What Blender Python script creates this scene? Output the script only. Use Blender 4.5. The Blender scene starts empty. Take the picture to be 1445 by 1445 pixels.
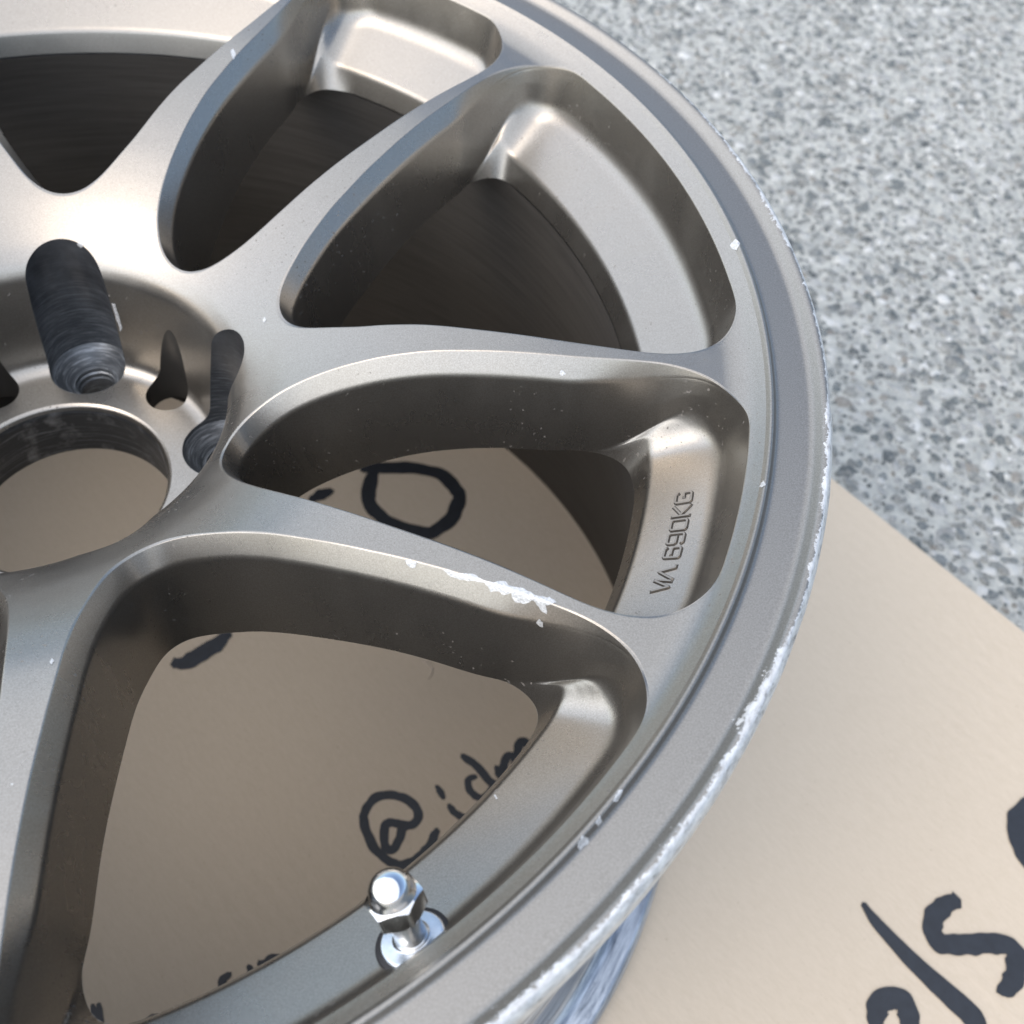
import bpy, math, random
import numpy as np
from mathutils import Vector, Matrix
from mathutils.geometry import delaunay_2d_cdt
random.seed(7); rng = np.random.default_rng(7)
D = bpy.data; SC = bpy.context.scene
COL = SC.collection
MM = 0.001
ZO = 258.5            # wheel drawings have z = 0 at the front flange; the wheel's base is 258.5 mm below
BASE_Z = 0.006        # top of the cardboard sheet
# ------------------------------------------------------------------ camera
def setup_camera():
    tx, ty, el, dist, roll = 158.563, -60.641, math.radians(53.401), 276.618, math.radians(5.283)
    back = Vector((0, -math.cos(el), math.sin(el)))
    pos = Vector((tx, ty, ZO)) + back * dist
    x = Vector((1, 0, 0)); y = back.cross(x)
    x2 = x * math.cos(roll) + y * math.sin(roll); y2 = -x * math.sin(roll) + y * math.cos(roll)
    cam = D.cameras.new('camera'); ob = D.objects.new('camera', cam); COL.objects.link(ob)
    m = Matrix((x2, y2, back)).transposed().to_4x4()
    m.translation = pos * MM + Vector((0, 0, BASE_Z))
    ob.matrix_world = m
    cam.sensor_width = 36; cam.lens = 1553.75 / 1445 * 36
    cam.clip_start = 0.01; cam.clip_end = 200
    cam.dof.use_dof = True; cam.dof.focus_distance = 0.306; cam.dof.aperture_fstop = 17
    SC.camera = ob
setup_camera()
# ------------------------------------------------------------------ light
SUN_EL, SUN_AZ = math.radians(50), math.radians(232)      # azimuth clockwise from +Y
w = D.worlds.new('World'); SC.world = w; w.use_nodes = True
nt = w.node_tree; nt.nodes.clear()
sky = nt.nodes.new('ShaderNodeTexSky'); sky.sky_type = 'NISHITA'; sky.sun_disc = False
sky.sun_elevation = SUN_EL; sky.sun_rotation = SUN_AZ
sky.air_density = 1.0; sky.dust_density = 2.7; sky.ozone_density = 1.0
bg = nt.nodes.new('ShaderNodeBackground'); bg.inputs['Strength'].default_value = 0.10
wo = nt.nodes.new('ShaderNodeOutputWorld')
nt.links.new(sky.outputs[0], bg.inputs[0]); nt.links.new(bg.outputs[0], wo.inputs[0])
sl = D.lights.new('sun', 'SUN'); sl.energy = 1.3; sl.angle = math.radians(152); sl.color = (1, 0.985, 0.935)
so = D.objects.new('sun', sl); COL.objects.link(so)
sd = Vector((math.sin(SUN_AZ) * math.cos(SUN_EL), math.cos(SUN_AZ) * math.cos(SUN_EL), math.sin(SUN_EL)))
so.rotation_euler = sd.to_track_quat('Z', 'Y').to_euler(); so.location = sd * 3
SC.view_settings.view_transform = 'Standard'; SC.view_settings.look = 'None'
SC.view_settings.exposure = 1.38; SC.view_settings.gamma = 1
SC.render.engine = 'CYCLES'
SC.cycles.max_bounces = 8; SC.cycles.glossy_bounces = 5
# ------------------------------------------------------------------ helpers
def link(name, me, parent=None, mat=None):
    o = D.objects.new(name, me); COL.objects.link(o)
    if mat is not None and me is not None and not me.materials: me.materials.append(mat)
    if parent is not None: o.parent = parent
    return o
def mesh(name, V, F, N=None, scale=MM, zo=0.0, smooth=True):
    V = np.asarray(V, float).copy(); V[:, 2] += zo; V *= scale
    me = D.meshes.new(name)
    F = [tuple(int(i) for i in f) for f in F]
    me.from_pydata([tuple(v) for v in V], [], F)
    if smooth: me.polygons.foreach_set('use_smooth', np.ones(len(me.polygons), bool))
    me.update()
    if N is not None:
        me.normals_split_custom_set_from_vertices([tuple(n) for n in N])
    return me
def nrm(v): return v / np.maximum(np.linalg.norm(v, axis=-1, keepdims=True), 1e-12)
def grid_faces(n, m, close=False, flip=False):
    F = []
    for i in range(n if close else n - 1):
        a = i * m; b = ((i + 1) % n) * m
        for j in range(m - 1):
            q = (a + j, b + j, b + j + 1, a + j + 1)
            F.append(q[::-1] if flip else q)
    return F
def tag(o, label=None, cat=None, group=None, kind=None):
    if label: o['label'] = label
    if cat: o['category'] = cat
    if group: o['group'] = group
    if kind: o['kind'] = kind
    return o
def round_poly(P, T, n=6):
    """polyline with every inner corner replaced by a quadratic curve whose tangents are T long"""
    P = [np.array(p, float) for p in P]; out = [P[0]]
    for i in range(1, len(P) - 1):
        a, b = P[i - 1] - P[i], P[i + 1] - P[i]
        la, lb = np.linalg.norm(a), np.linalg.norm(b)
        t = min(T[i], .48 * la, .48 * lb)
        if t < 1e-6: out.append(P[i]); continue
        p0, p2 = P[i] + a / la * t, P[i] + b / lb * t
        for u in np.linspace(0, 1, n + 1):
            out.append((1 - u) ** 2 * p0 + 2 * u * (1 - u) * P[i] + u * u * p2)
    out.append(P[-1]); return np.array(out)
def dense(P, step):
    out = [P[0]]
    for a, b in zip(P[:-1], P[1:]):
        k = max(1, int(math.ceil(np.linalg.norm(b - a) / step)))
        for i in range(1, k + 1): out.append(a + (b - a) * i / k)
    return np.array(out)
def lathe(name, prof, seg, mat, parent, center=(0, 0, 0), axis=None, zo=ZO, flip=False, wob=None, tang=None, fine=None):
    """profile of (r, z) turned about z; outward = left of the profile's direction"""
    P = round_poly(prof, tang, 5) if tang is not None else np.array(prof, float)
    if fine: P = dense(P, fine)
    t = np.gradient(P, axis=0); n2 = nrm(np.stack([-t[:, 1], t[:, 0]], 1))
    if flip: n2 = -n2
    A = np.linspace(0, 2 * np.pi, seg, endpoint=False)
    V = np.zeros((seg, len(P), 3)); N = np.zeros_like(V)
    V[..., 0] = np.cos(A)[:, None] * P[:, 0]; V[..., 1] = np.sin(A)[:, None] * P[:, 0]; V[..., 2] = P[:, 1]
    N[..., 0] = np.cos(A)[:, None] * n2[:, 0]; N[..., 1] = np.sin(A)[:, None] * n2[:, 0]; N[..., 2] = n2[:, 1]
    if wob is not None:
        V = wob(V, N, A, P); N = None
    V = V.reshape(-1, 3)
    if N is not None: N = N.reshape(-1, 3)
    if axis is not None:
        R = np.array(axis.to_3x3()); V = V @ R.T
        if N is not None: N = N @ R.T
    V = V + np.array(center)
    me = mesh(name, V, grid_faces(seg, len(P), True, not flip), N, zo=zo)
    return link(name, me, parent, mat)
def spline(ctrl, n):
    """natural-looking Catmull-Rom (centripetal-free, uniform parameter) through ctrl"""
    C = np.array(ctrl, float); m = len(C)
    t = np.linspace(0, m - 1, n); i = np.clip(t.astype(int), 0, m - 2); u = (t - i)[:, None]
    g = lambda k: C[np.clip(k, 0, m - 1)]
    a, b, c, d = g(i - 1), g(i), g(i + 1), g(i + 2)
    return .5 * (2 * b + (c - a) * u + (2 * a - 5 * b + 4 * c - d) * u ** 2 + (3 * b - a - 3 * c + d) * u ** 3)
def gsmooth(Y, s, axis=0):
    """gaussian smoothing with mirrored ends"""
    k = int(3 * s) + 1; x = np.arange(-k, k + 1); g = np.exp(-.5 * (x / s) ** 2); g /= g.sum()
    Y = np.moveaxis(Y, axis, 0); Yp = np.concatenate([2 * Y[:1] - Y[1:k + 1][::-1], Y, 2 * Y[-1:] - Y[-k - 1:-1][::-1]])
    out = sum(g[j] * Yp[j:j + len(Y)] for j in range(2 * k + 1))
    return np.moveaxis(out, 0, axis)
# ------------------------------------------------------------------ materials
class M:
    def __init__(s, name):
        s.m = D.materials.new(name); s.m.use_nodes = True; s.t = s.m.node_tree; s.t.nodes.clear()
        s.b = s.n('ShaderNodeBsdfPrincipled'); s.o = s.n('ShaderNodeOutputMaterial'); s.l(s.b.outputs[0], s.o.inputs[0])
    def n(s, ty, **kw):
        x = s.t.nodes.new(ty)
        for k, v in kw.items(): setattr(x, k, v)
        return x
    def l(s, a, b): s.t.links.new(a, b)
    def coord(s, obj=None):
        c = s.n('ShaderNodeTexCoord')
        if obj is not None: c.object = obj
        return c.outputs['Object']
    def noise(s, vec, scale, detail=2, rough=.5, dist=0):
        x = s.n('ShaderNodeTexNoise'); x.inputs['Scale'].default_value = scale; x.inputs['Detail'].default_value = detail
        x.inputs['Roughness'].default_value = rough; x.inputs['Distortion'].default_value = dist
        s.l(vec, x.inputs['Vector']); return x.outputs[0]
    def mapping(s, vec, sc=(1, 1, 1), rot=(0, 0, 0)):
        x = s.n('ShaderNodeMapping'); x.inputs['Scale'].default_value = sc; x.inputs['Rotation'].default_value = rot
        s.l(vec, x.inputs[0]); return x.outputs[0]
    def ramp(s, fac, stops):
        x = s.n('ShaderNodeValToRGB'); e = x.color_ramp.elements
        while len(e) < len(stops): e.new(.5)
        for i, (p, c) in enumerate(stops):
            e[i].position = p; e[i].color = (c if len(c) == 4 else (*c, 1)) if hasattr(c, '__len__') else (c, c, c, 1)
        s.l(fac, x.inputs[0]); return x.outputs[0]
    def mix(s, fac, a, b):
        x = s.n('ShaderNodeMix', data_type='RGBA')
        for i, v in ((0, fac), (6, a), (7, b)):
            if hasattr(v, 'is_linked'): s.l(v, x.inputs[i])
            else: x.inputs[i].default_value = v if i == 0 else (*v, 1)
        return x.outputs[2]
    def math(s, op, a, b=None, c=None):
        x = s.n('ShaderNodeMath', operation=op)
        for i, v in enumerate((a, b, c)):
            if v is None: continue
            if hasattr(v, 'is_linked'): s.l(v, x.inputs[i])
            else: x.inputs[i].default_value = v
        return x.outputs[0]
    def set(s, **kw):
        for k, v in kw.items():
            i = s.b.inputs[k.replace('_', ' ')]
            if hasattr(v, 'is_linked'): s.l(v, i)
            else: i.default_value = (*v, 1) if hasattr(v, '__len__') and len(v) == 3 and i.type == 'RGBA' else v
    def bump(s, h, strength, dist):
        x = s.n('ShaderNodeBump'); x.inputs['Strength'].default_value = strength; x.inputs['Distance'].default_value = dist
        s.l(h, x.inputs['Height']); s.l(x.outputs[0], s.b.inputs['Normal'])
wheel = D.objects.new('alloy_wheel', None); COL.objects.link(wheel); wheel.location = (0, 0, BASE_Z)
wheel.empty_display_size = .05
tag(wheel, 'bronze alloy car wheel with ten spokes and scuffed rim edge lying face up on cardboard', 'wheel')

def paint_mat():
    m = M('bronze_paint'); c = m.coord(wheel)
    flake = m.noise(c, 2600, 2, .6)
    soft = m.noise(c, 22, 4, .6)
    col = m.mix(soft, (.262, .245, .217), (.296, .278, .25))
    col = m.mix(m.ramp(flake, [(.35, 0), (.7, 1)]), col, (.375, .354, .32))
    # specks of brake dust and tiny bare nicks
    dirt = m.math('MULTIPLY', m.ramp(m.noise(c, 700, 1, .5), [(.71, 0), (.75, 1)]), m.ramp(m.noise(c, 26, 2), [(.5, 0), (.62, 1)]))
    col = m.mix(m.math('MULTIPLY', dirt, .75), col, (.06, .055, .05))
    nick = m.ramp(m.noise(c, 330, 1, .4), [(.86, 0), (.87, 1)])
    col = m.mix(nick, col, (.6, .6, .58))
    smear = m.noise(m.mapping(c, (1, 1, .4)), 55, 5, .65, .5)
    r = m.math('ADD', m.math('MULTIPLY', m.math('ADD', soft, m.ramp(smear, [(.45, 0), (.75, .7)])), .10), m.math('ADD', .225, m.math('MULTIPLY', dirt, .3)))
    m.set(Base_Color=col, Metallic=m.math('SUBTRACT', .93, m.math('MULTIPLY', dirt, .8)), Roughness=r)
    m.bump(flake, .05, .0003)
    return m.m
PAINT = paint_mat()
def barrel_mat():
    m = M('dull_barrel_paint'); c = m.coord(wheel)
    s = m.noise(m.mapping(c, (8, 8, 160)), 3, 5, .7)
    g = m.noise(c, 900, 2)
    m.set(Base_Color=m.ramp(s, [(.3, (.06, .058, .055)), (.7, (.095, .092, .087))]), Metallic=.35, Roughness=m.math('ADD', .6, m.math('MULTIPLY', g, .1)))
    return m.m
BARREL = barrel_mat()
def bare_outer_mat():
    m = M('raw_silver_barrel'); c = m.coord(wheel)
    s = m.noise(m.mapping(c, (14, 14, 420)), 2, 6, .75, .4)
    f = m.noise(c, 160, 5, .7)
    col = m.ramp(s, [(.36, (.09, .105, .13)), (.50, (.34, .37, .41)), (.66, (.62, .65, .68))])
    col = m.mix(m.ramp(f, [(.6, 0), (.75, .7)]), col, (.2, .21, .23))
    m.set(Base_Color=col, Metallic=.75, Roughness=.36); m.bump(f, .2, .0004)
    return m.m
OUTER = bare_outer_mat()
def bore_mat():
    m = M('dark_machined_metal'); c = m.coord()
    s = m.noise(m.mapping(c, (30, 30, 700)), 1.6, 5, .7, .6); f = m.noise(c, 120, 5, .65)
    col = m.mix(m.ramp(f, [(.52, 0), (.75, 1)]), (.075, .078, .082), (.3, .31, .32))
    col = m.mix(m.ramp(s, [(.55, 0), (.72, .8)]), col, (.34, .37, .40))
    m.set(Base_Color=col, Metallic=.75, Roughness=m.ramp(s, [(.3, .5), (.7, .3)])); m.bump(s, .25, .0003)
    return m.m
BORE = bore_mat()
def simple(name, col, metal=0, rough=.5, var=.1, scale=300, bump=0):
    m = M(name); c = m.coord(); f = m.noise(c, scale, 4, .6)
    a = tuple(x * (1 - var) for x in col); b = tuple(min(1, x * (1 + var)) for x in col)
    m.set(Base_Color=m.mix(f, a, b), Metallic=metal, Roughness=rough)
    if bump: m.bump(f, bump, .0003)
    return m.m
CHROME = simple('chrome', (.78, .79, .8), 1, .06, .03, 200)
STEEL = simple('zinc_plated_steel', (.62, .65, .68), 1, .24, .2, 500, .12)
RUBBER = simple('black_rubber', (.012, .012, .014), 0, .55)
INK = simple('black_marker_ink', (.013, .016, .022), 0, .45, .6, 220)
GROOVE_SHADE = simple('groove_shade', (.035, .033, .03), 0, .7)  # dark outline round the letters: the groove's shade is put into the colour
CHIP = simple('bare_chipped_metal', (.52, .53, .53), .5, .45, .5, 1400, .8)

# ------------------------------------------------------------------ wheel: profiles
def build_profile():
    # hub pit: floor, fillet, drafted wall, rounded rim, then the dome of the spokes out to the ring
    P = [(38.2, -90.2), (57.2, -90.2), (63.5, -51.5), (65.4, -47.2), (70, -42.2), (75, -38.4), (83, -33.0), (92, -28.0), (102, -23.0),
         (115, -17.7), (130, -13.5), (155, -9.9), (190, -8.6), (212, -8.6), (218.5, -8.4), (222.6, -6.6), (227.6, -2.2)]
    P = round_poly(P, [0, 6, 1.4, 3, 2.4, 2.4, 4, 4, 5, 6, 7, 12, 10, 4, 2.5, 2, 0], 8)
    return dense(P, .3)
PROF = build_profile()
PR, PZ = PROF[:, 0], PROF[:, 1]
PS = np.concatenate([[0], np.cumsum(np.linalg.norm(np.diff(PROF, axis=0), axis=1))])
PT = gsmooth(np.gradient(PROF, axis=0), 2.0); PT = nrm(PT)
def zf(r): return np.interp(r, PR, PZ)
def rho(r): return 38.2 + np.interp(r, PR, PS)
def fnorm(x, y):
    r = np.hypot(x, y); tr = np.interp(r, PR, PT[:, 0]); tz = np.interp(r, PR, PT[:, 1])
    return nrm(np.stack([-tz * x / r, -tz * y / r, tr], -1))
_br = np.linspace(30, 215, 371)
_bz = gsmooth(np.interp(_br, [38, 70, 90, 110, 125, 150, 170, 185, 196.5], [-112, -90, -73, -60.5, -52.5, -45.5, -43, -44, -46]), 18)
def zback(r): return np.interp(r, _br, _bz)
def zpad(r): return np.where(r > 199.2, -26 - (216.5 - r) * .636, -37 - (199.2 - r) * 3.0)
R_LUG, C_LUG, R_POC, C_POC = 14.4, 57.15, 8.2, 53.3
R_IN, R_OUT = 38.2, 227.0

def window(face, hole_tail, n_off, arc0, arc1, narc=8):
    """half of a window outline at the face and at the through hole, matched point for point"""
    A = [tuple(p) for p in face]
    C = np.array(A); Cm = np.concatenate([C[1:4][::-1] * [1, -1], C])
    T = np.gradient(Cm, axis=0)[3:]; nn = nrm(np.stack([T[:, 1], -T[:, 0]], 1))    # into the window
    H = [tuple(C[i] + nn[i] * 8.6) for i in range(n_off)] + list(hole_tail)
    for k in range(narc):
        f = 1 - k / (narc - 1)
        a = math.radians(arc0 * f); A.append((223.6 * math.cos(a), 223.6 * math.sin(a)))
        b = math.radians(arc1 * f); H.append((196.5 * math.cos(b), 196.5 * math.sin(b)))
    mirror = lambda L: [(x, -y) for x, y in L[1:4][::-1]] + L + [(x, -y) for x, y in L[-4:-1][::-1]]
    Fm, Hm = mirror(A), mirror(H); m = len(A)
    nd = 1500
    f = spline(Fm, (len(Fm) - 1) * 60 + 1)[180:180 + (m - 1) * 60 + 1]
    h = spline(Hm, (len(Hm) - 1) * 60 + 1)[180:180 + (m - 1) * 60 + 1]
    s = np.concatenate([[0], np.cumsum(np.linalg.norm(np.diff(f, axis=0), axis=1) + .6 * np.linalg.norm(np.diff(h, axis=0), axis=1))])
    N = 190; u = np.linspace(0, s[-1], N)
    f2 = np.stack([np.interp(u, s, f[:, i]) for i in (0, 1)], 1); h2 = np.stack([np.interp(u, s, h[:, i]) for i in (0, 1)], 1)
    f2[0, 1] = f2[-1, 1] = h2[0, 1] = h2[-1, 1] = 0
    return f2, h2
WIN_A = window([(83.6, 0), (84.1, 4), (86, 8.9), (90, 13.8), (96, 19.2), (104, 25.8), (112.5, 31.4), (120, 36.2), (128, 41.6), (142, 51), (160, 62.4),
                (175, 70.9), (184, 75.3), (191, 77.2), (198, 77.6), (204, 75.7), (209.3, 72)],
               [(171.5, 61.0), (176, 63.0), (179.6, 63.8), (183, 63.2), (185.4, 61.4), (187.2, 58.7)], 11, 17.2, 15.9)
WIN_B = window([(70, 0), (70.3, 4), (72.6, 9.7), (77.3, 15), (83.3, 19.3), (90, 22.5), (98, 25.3), (106, 27.6), (115, 29.9), (127, 32.6), (140, 35.0),
                (153, 37.1), (165, 39.0), (177, 41.2), (187, 43.2), (195, 44.4), (202, 44.2), (208.5, 42.6), (214, 39.2), (218.2, 35)],
               [(174, 33.4), (180, 34.6), (184.4, 34.9), (188, 34.1), (190.6, 32.3), (192.4, 29.8), (193.6, 27)], 13, 7.6, 6.9)
sstep = lambda x, a, b: (lambda t: t * t * (3 - 2 * t))(np.clip((x - a) / (b - a), 0, 1))
def side_raise(x, y, side):
    # round the pad up into the spoke's side: a fillet along the spoke side (a point and a direction)
    (px, py), (dx, dy), R = side
    d = (x - px) * dy - (y - py) * dx                     # distance into the window
    q = np.clip(1 - d / R, 0, 1)
    return R * (1 - np.sqrt(np.maximum(1 - q * q, 1e-4))) + np.maximum(-d, 0) * 1.2
def loft(f, h, side):
    """profile grid of a window wall: edge, chamfer, wall, fillet, pad, lip (half window, N x M points)"""
    rows = []; cw = []
    for p0, ph in zip(f, h):
        S = float(np.linalg.norm(ph - p0)); d = (ph - p0) / S
        w = float(sstep(S, 9.2, 17)); w2 = float(sstep(S, 10, 21.5))
        r0 = np.hypot(*p0); z0 = float(zf(r0)); ze = float(zback(np.hypot(*ph)))
        sl = float(zf(np.hypot(*(p0 + d * .5))) - z0) / .5
        c, cd = 5.0 * (1 - w2) + .7 * w2, 6.4 * (1 - w2) + .8 * w2
        P1 = (c, z0 - cd)
        # wall down to the pad or, past the pad, to the back of the spoke
        dr = (S - c - .12) / (P1[1] - ze) * (1 - w2) + .21 * w2
        sv = np.linspace(c, S, 600); rv = np.hypot(p0[0] + d[0] * sv, p0[1] + d[1] * sv)
        rs = side_raise(p0[0] + d[0] * sv, p0[1] + d[1] * sv, side)
        pz = np.maximum(zpad(rv) + rs, ze + (S - sv) * .1); wz = P1[1] - (sv - c) / dr
        i2 = int(np.argmax(wz <= pz)) if (wz <= pz).any() else 590
        i2 = min(i2, 560)
        ok = np.nonzero(rv[i2:] <= 199.4)[0]; i3 = i2 + (int(ok[0]) if len(ok) else 599 - i2)
        i3 = min(max(i3, i2 + 12), 592)
        P2 = (float(sv[i2]), float(pz[i2])); P3 = (float(sv[i3]), float(pz[i3]))
        wS = float(sstep(S, 8.8, 10.5)); H_ = P1[1] - ze
        A2 = (c + (S - c) * .6, P1[1] - H_ * .6); A3 = (c + (S - c) * .85, P1[1] - H_ * .85)
        P2 = tuple(a * (1 - wS) + b * wS for a, b in zip(A2, P2)); P3 = tuple(a * (1 - wS) + b * wS for a, b in zip(A3, P3))
        e0 = .8 * (1 - w2) + .5 * w2
        P = [np.array(q) for q in ((0, z0), (e0, z0 + e0 * sl), P1, P2, P3, (S, ze))]
        corner = w * (1 - w) * 4; cw.append(min(1., 3 * w * (1 - w2) + 2.2 * w2 * (1 - w2)))
        T = [0, .75 * (1 - w2) + .45 * w2, 1.3 * (1 - w2) + .4 * w2, 4.5 + 2.5 * corner, 1.5, 0]
        cnt = [0, 5, 6, 10, 6, 0]; seg = [2, 4, 14, 10, 4]
        out = []; prev = P[0]
        for i in range(1, 6):
            if i < 5:
                a, b = P[i - 1] - P[i], P[i + 1] - P[i]; la, lb = np.linalg.norm(a), np.linalg.norm(b)
                t = min(T[i], .48 * la, .48 * lb); q0, q2 = P[i] + a / la * t, P[i] + b / lb * t
            else: q0 = P[5]
            for k in range(seg[i - 1]): out.append(prev + (q0 - prev) * k / seg[i - 1])
            if i < 5:
                for k in range(cnt[i]):
                    u = k / cnt[i]; out.append((1 - u) ** 2 * q0 + 2 * u * (1 - u) * P[i] + u * u * q2)
                prev = q2
        out.append(P[5]); out = np.array(out)
        if wS > 0:
            a_, b_ = sv[i2], sv[i3]; lin = rs[i2] + (rs[i3] - rs[i2]) * np.clip((sv - a_) / (b_ - a_), 0, 1)
            cor = np.where((sv > a_) & (sv < b_), rs - lin, 0); cor = gsmooth(cor, 12)
            out[:, 1] += wS * np.interp(out[:, 0], sv, cor)
        rows.append(np.concatenate([p0 + d * out[:, :1], out[:, 1:]], 1))
    G = np.array(rows)                                     # N x M x 3 (along, perp, z)
    # full window by mirroring, smoothed along the outline so that corners flow
    full = np.concatenate([G[1:][::-1] * [1, -1, 1], G[:-1], (G[::-1]) * [1, -1, 1]])
    n = len(G); ext = np.concatenate([full[-40:] if False else full])
    mid = full.copy(); sm = gsmooth(full, 3.2)
    wgt = np.zeros(G.shape[1]); wgt[6:] = 1
    full = full * (1 - wgt[None, :, None]) + sm * wgt[None, :, None]
    cw = gsmooth(np.array(cw), 6); cf = np.concatenate([cw[1:][::-1], cw[:-1], cw[::-1]]).clip(0, 1)
    ramp = np.interp(np.arange(G.shape[1]), [16, 24, G.shape[1] - 4, G.shape[1] - 1], [0, 1, 1, .6])
    sm2 = gsmooth(gsmooth(full, 6), 1.2, 1)
    k_ = (cf[:, None] * ramp[None])[..., None]; full = full * (1 - k_) + sm2 * k_
    tu = np.gradient(full, axis=0); tv = np.gradient(full, axis=1)
    N = nrm(np.cross(tv, tu))
    i0 = n - 1
    G = full[i0:i0 + n]; N = N[i0:i0 + n]
    G[0, :, 1] = 0; G[-1, :, 1] = 0; N[0, :, 1] = 0; N[-1, :, 1] = 0
    if N[n // 2, 0, 2] < 0: N = -N
    N = nrm(N); N[:, 0] = fnorm(G[:, 0, 0], G[:, 0, 1])
    return G, N
LA, NA = loft(*WIN_A, ((166.0, 58.2), (.880, .475), 9.5)); LB, NB = loft(*WIN_B, ((172.0, 34.2), (.985, .17), 9.5))
A36 = math.radians(36)
def toB(P):        # window B's own frame (axis along x) into the wedge: axis at 36 deg, mirrored so that +perp points to smaller angles
    c, s = math.cos(A36), math.sin(A36); Q = P.copy()
    Q[..., 0] = P[..., 0] * c + P[..., 1] * s; Q[..., 1] = P[..., 0] * s - P[..., 1] * c
    return Q
def wedge():
    fa = LA[:, 0, :2]; fb = toB(LB)[:, 0, :2]
    ua = np.array([1., 0]); ub = np.array([math.cos(A36), math.sin(A36)])
    seg = lambda a, b, st: np.linspace(a, b, max(2, int(abs(b - a) / st) + 1))
    loop = []
    add = lambda pts: loop.extend([tuple(p) for p in pts])
    add([ua * r for r in seg(R_IN, C_LUG - R_LUG, 1.0)][:-1])
    add([(C_LUG - R_LUG * math.cos(t), R_LUG * math.sin(t)) for t in np.linspace(0, math.pi, 90)][:-1])
    add([ua * r for r in seg(C_LUG + R_LUG, fa[0, 0], 1.2)][:-1])
    add(fa[:-1]); add([ua * r for r in seg(fa[-1, 0], R_OUT, 1.2)][:-1])
    add([(R_OUT * math.cos(t), R_OUT * math.sin(t)) for t in np.linspace(0, A36, 73)][:-1])
    rb = np.hypot(*fb[-1]); add([ub * r for r in seg(R_OUT, rb, 1.2)][:-1])
    add(fb[::-1][:-1]); ra = np.hypot(*fb[0])
    add([ub * r for r in seg(ra, C_POC + R_POC, .8)][:-1])
    n = np.array([ub[1], -ub[0]])
    add([ub * (C_POC + R_POC * math.cos(t)) + n * R_POC * math.sin(t) for t in np.linspace(0, math.pi, 60)][:-1])
    add([ub * r for r in seg(C_POC - R_POC, R_IN, 1.0)][:-1])
    add([(R_IN * math.cos(t), R_IN * math.sin(t)) for t in np.linspace(A36, 0, 25)][:-1])
    loop = np.array(loop)
    # interior points on rings evenly spread along the profile
    pts = []
    s_end = float(np.interp(226.2, PR, PS)); s = 1.0
    while s < s_end:
        r = float(np.interp(s, PS, PR)); st = 1.0 if r < 72 else 2.0
        n_ = max(6, int(r * A36 / (1.3 if r < 72 else 2.4)))
        for t in (np.arange(n_) + .5) / n_ * A36: pts.append((r * math.cos(t), r * math.sin(t)))
        s += st
    pts = np.array(pts)
    # inside test and clearance from the outline, in profile space
    def warp(P):
        r = np.hypot(P[:, 0], P[:, 1]); return P / r[:, None] * rho(r)[:, None]
    Lw, Pw = warp(loop), warp(pts)
    ins = np.zeros(len(Pw), bool); a = Lw; b = np.roll(Lw, -1, 0)
    for (x1, y1), (x2, y2) in zip(a, b):
        c = (y1 > Pw[:, 1]) != (y2 > Pw[:, 1])
        with np.errstate(divide='ignore', invalid='ignore'):
            ins ^= c & (Pw[:, 0] < (x2 - x1) * (Pw[:, 1] - y1) / (y2 - y1) + x1)
    dm = np.full(len(Pw), 1e9)
    for i in range(0, len(Lw), 50):
        dm = np.minimum(dm, ((Pw[:, None] - Lw[None, i:i + 50]) ** 2).sum(-1).min(1))
    keep = ins & (np.sqrt(dm) > .75)
    allp = np.concatenate([loop, pts[keep]]); W = warp(allp); nl = len(loop)
    vs, es, fs, ov, oe, of = delaunay_2d_cdt([Vector(p) for p in W], [(i, (i + 1) % nl) for i in range(nl)], [], 1, 1e-6)
    idx = [o[0] for o in ov]
    P = allp[idx]; V = np.column_stack([P, zf(np.hypot(P[:, 0], P[:, 1]))]); N = fnorm(P[:, 0], P[:, 1])
    F = []
    for f in fs:
        a_, b_, c_ = [V[i] for i in f[:3]]
        if np.cross(b_[:2] - a_[:2], c_[:2] - a_[:2]) < 0: f = f[::-1]
        F.append(tuple(f))
    return V, F, N
WV, WF, WN = wedge()
R_SPLIT = 67.0
def compact(V, F, N):
    used = sorted({i for f in F for i in f}); mp = {u: k for k, u in enumerate(used)}
    return V[used], [tuple(mp[i] for i in f) for f in F], N[used]
cen = np.array([np.mean([np.hypot(*WV[i, :2]) for i in f]) for f in WF])
HV, HF, HN = compact(WV, [f for f, c in zip(WF, cen) if c < R_SPLIT], WN)
SV, SF, SN = compact(WV, [f for f, c in zip(WF, cen) if c >= R_SPLIT], WN)
def merge(parts):
    V, F, N, o = [], [], [], 0
    for v, f, n in parts:
        V.append(v); N.append(n); F += [tuple(i + o for i in q) for q in f]; o += len(v)
    return np.concatenate(V), F, np.concatenate(N)
def orient(V, F, N):
    out = []
    for f in F:
        fn = np.cross(V[f[1]] - V[f[0]], V[f[2]] - V[f[0]])
        if len(f) == 4: fn = fn + np.cross(V[f[2]] - V[f[0]], V[f[3]] - V[f[0]])
        out.append(f if fn @ (N[f[0]] + N[f[2]]) >= 0 else f[::-1])
    return out
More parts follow.
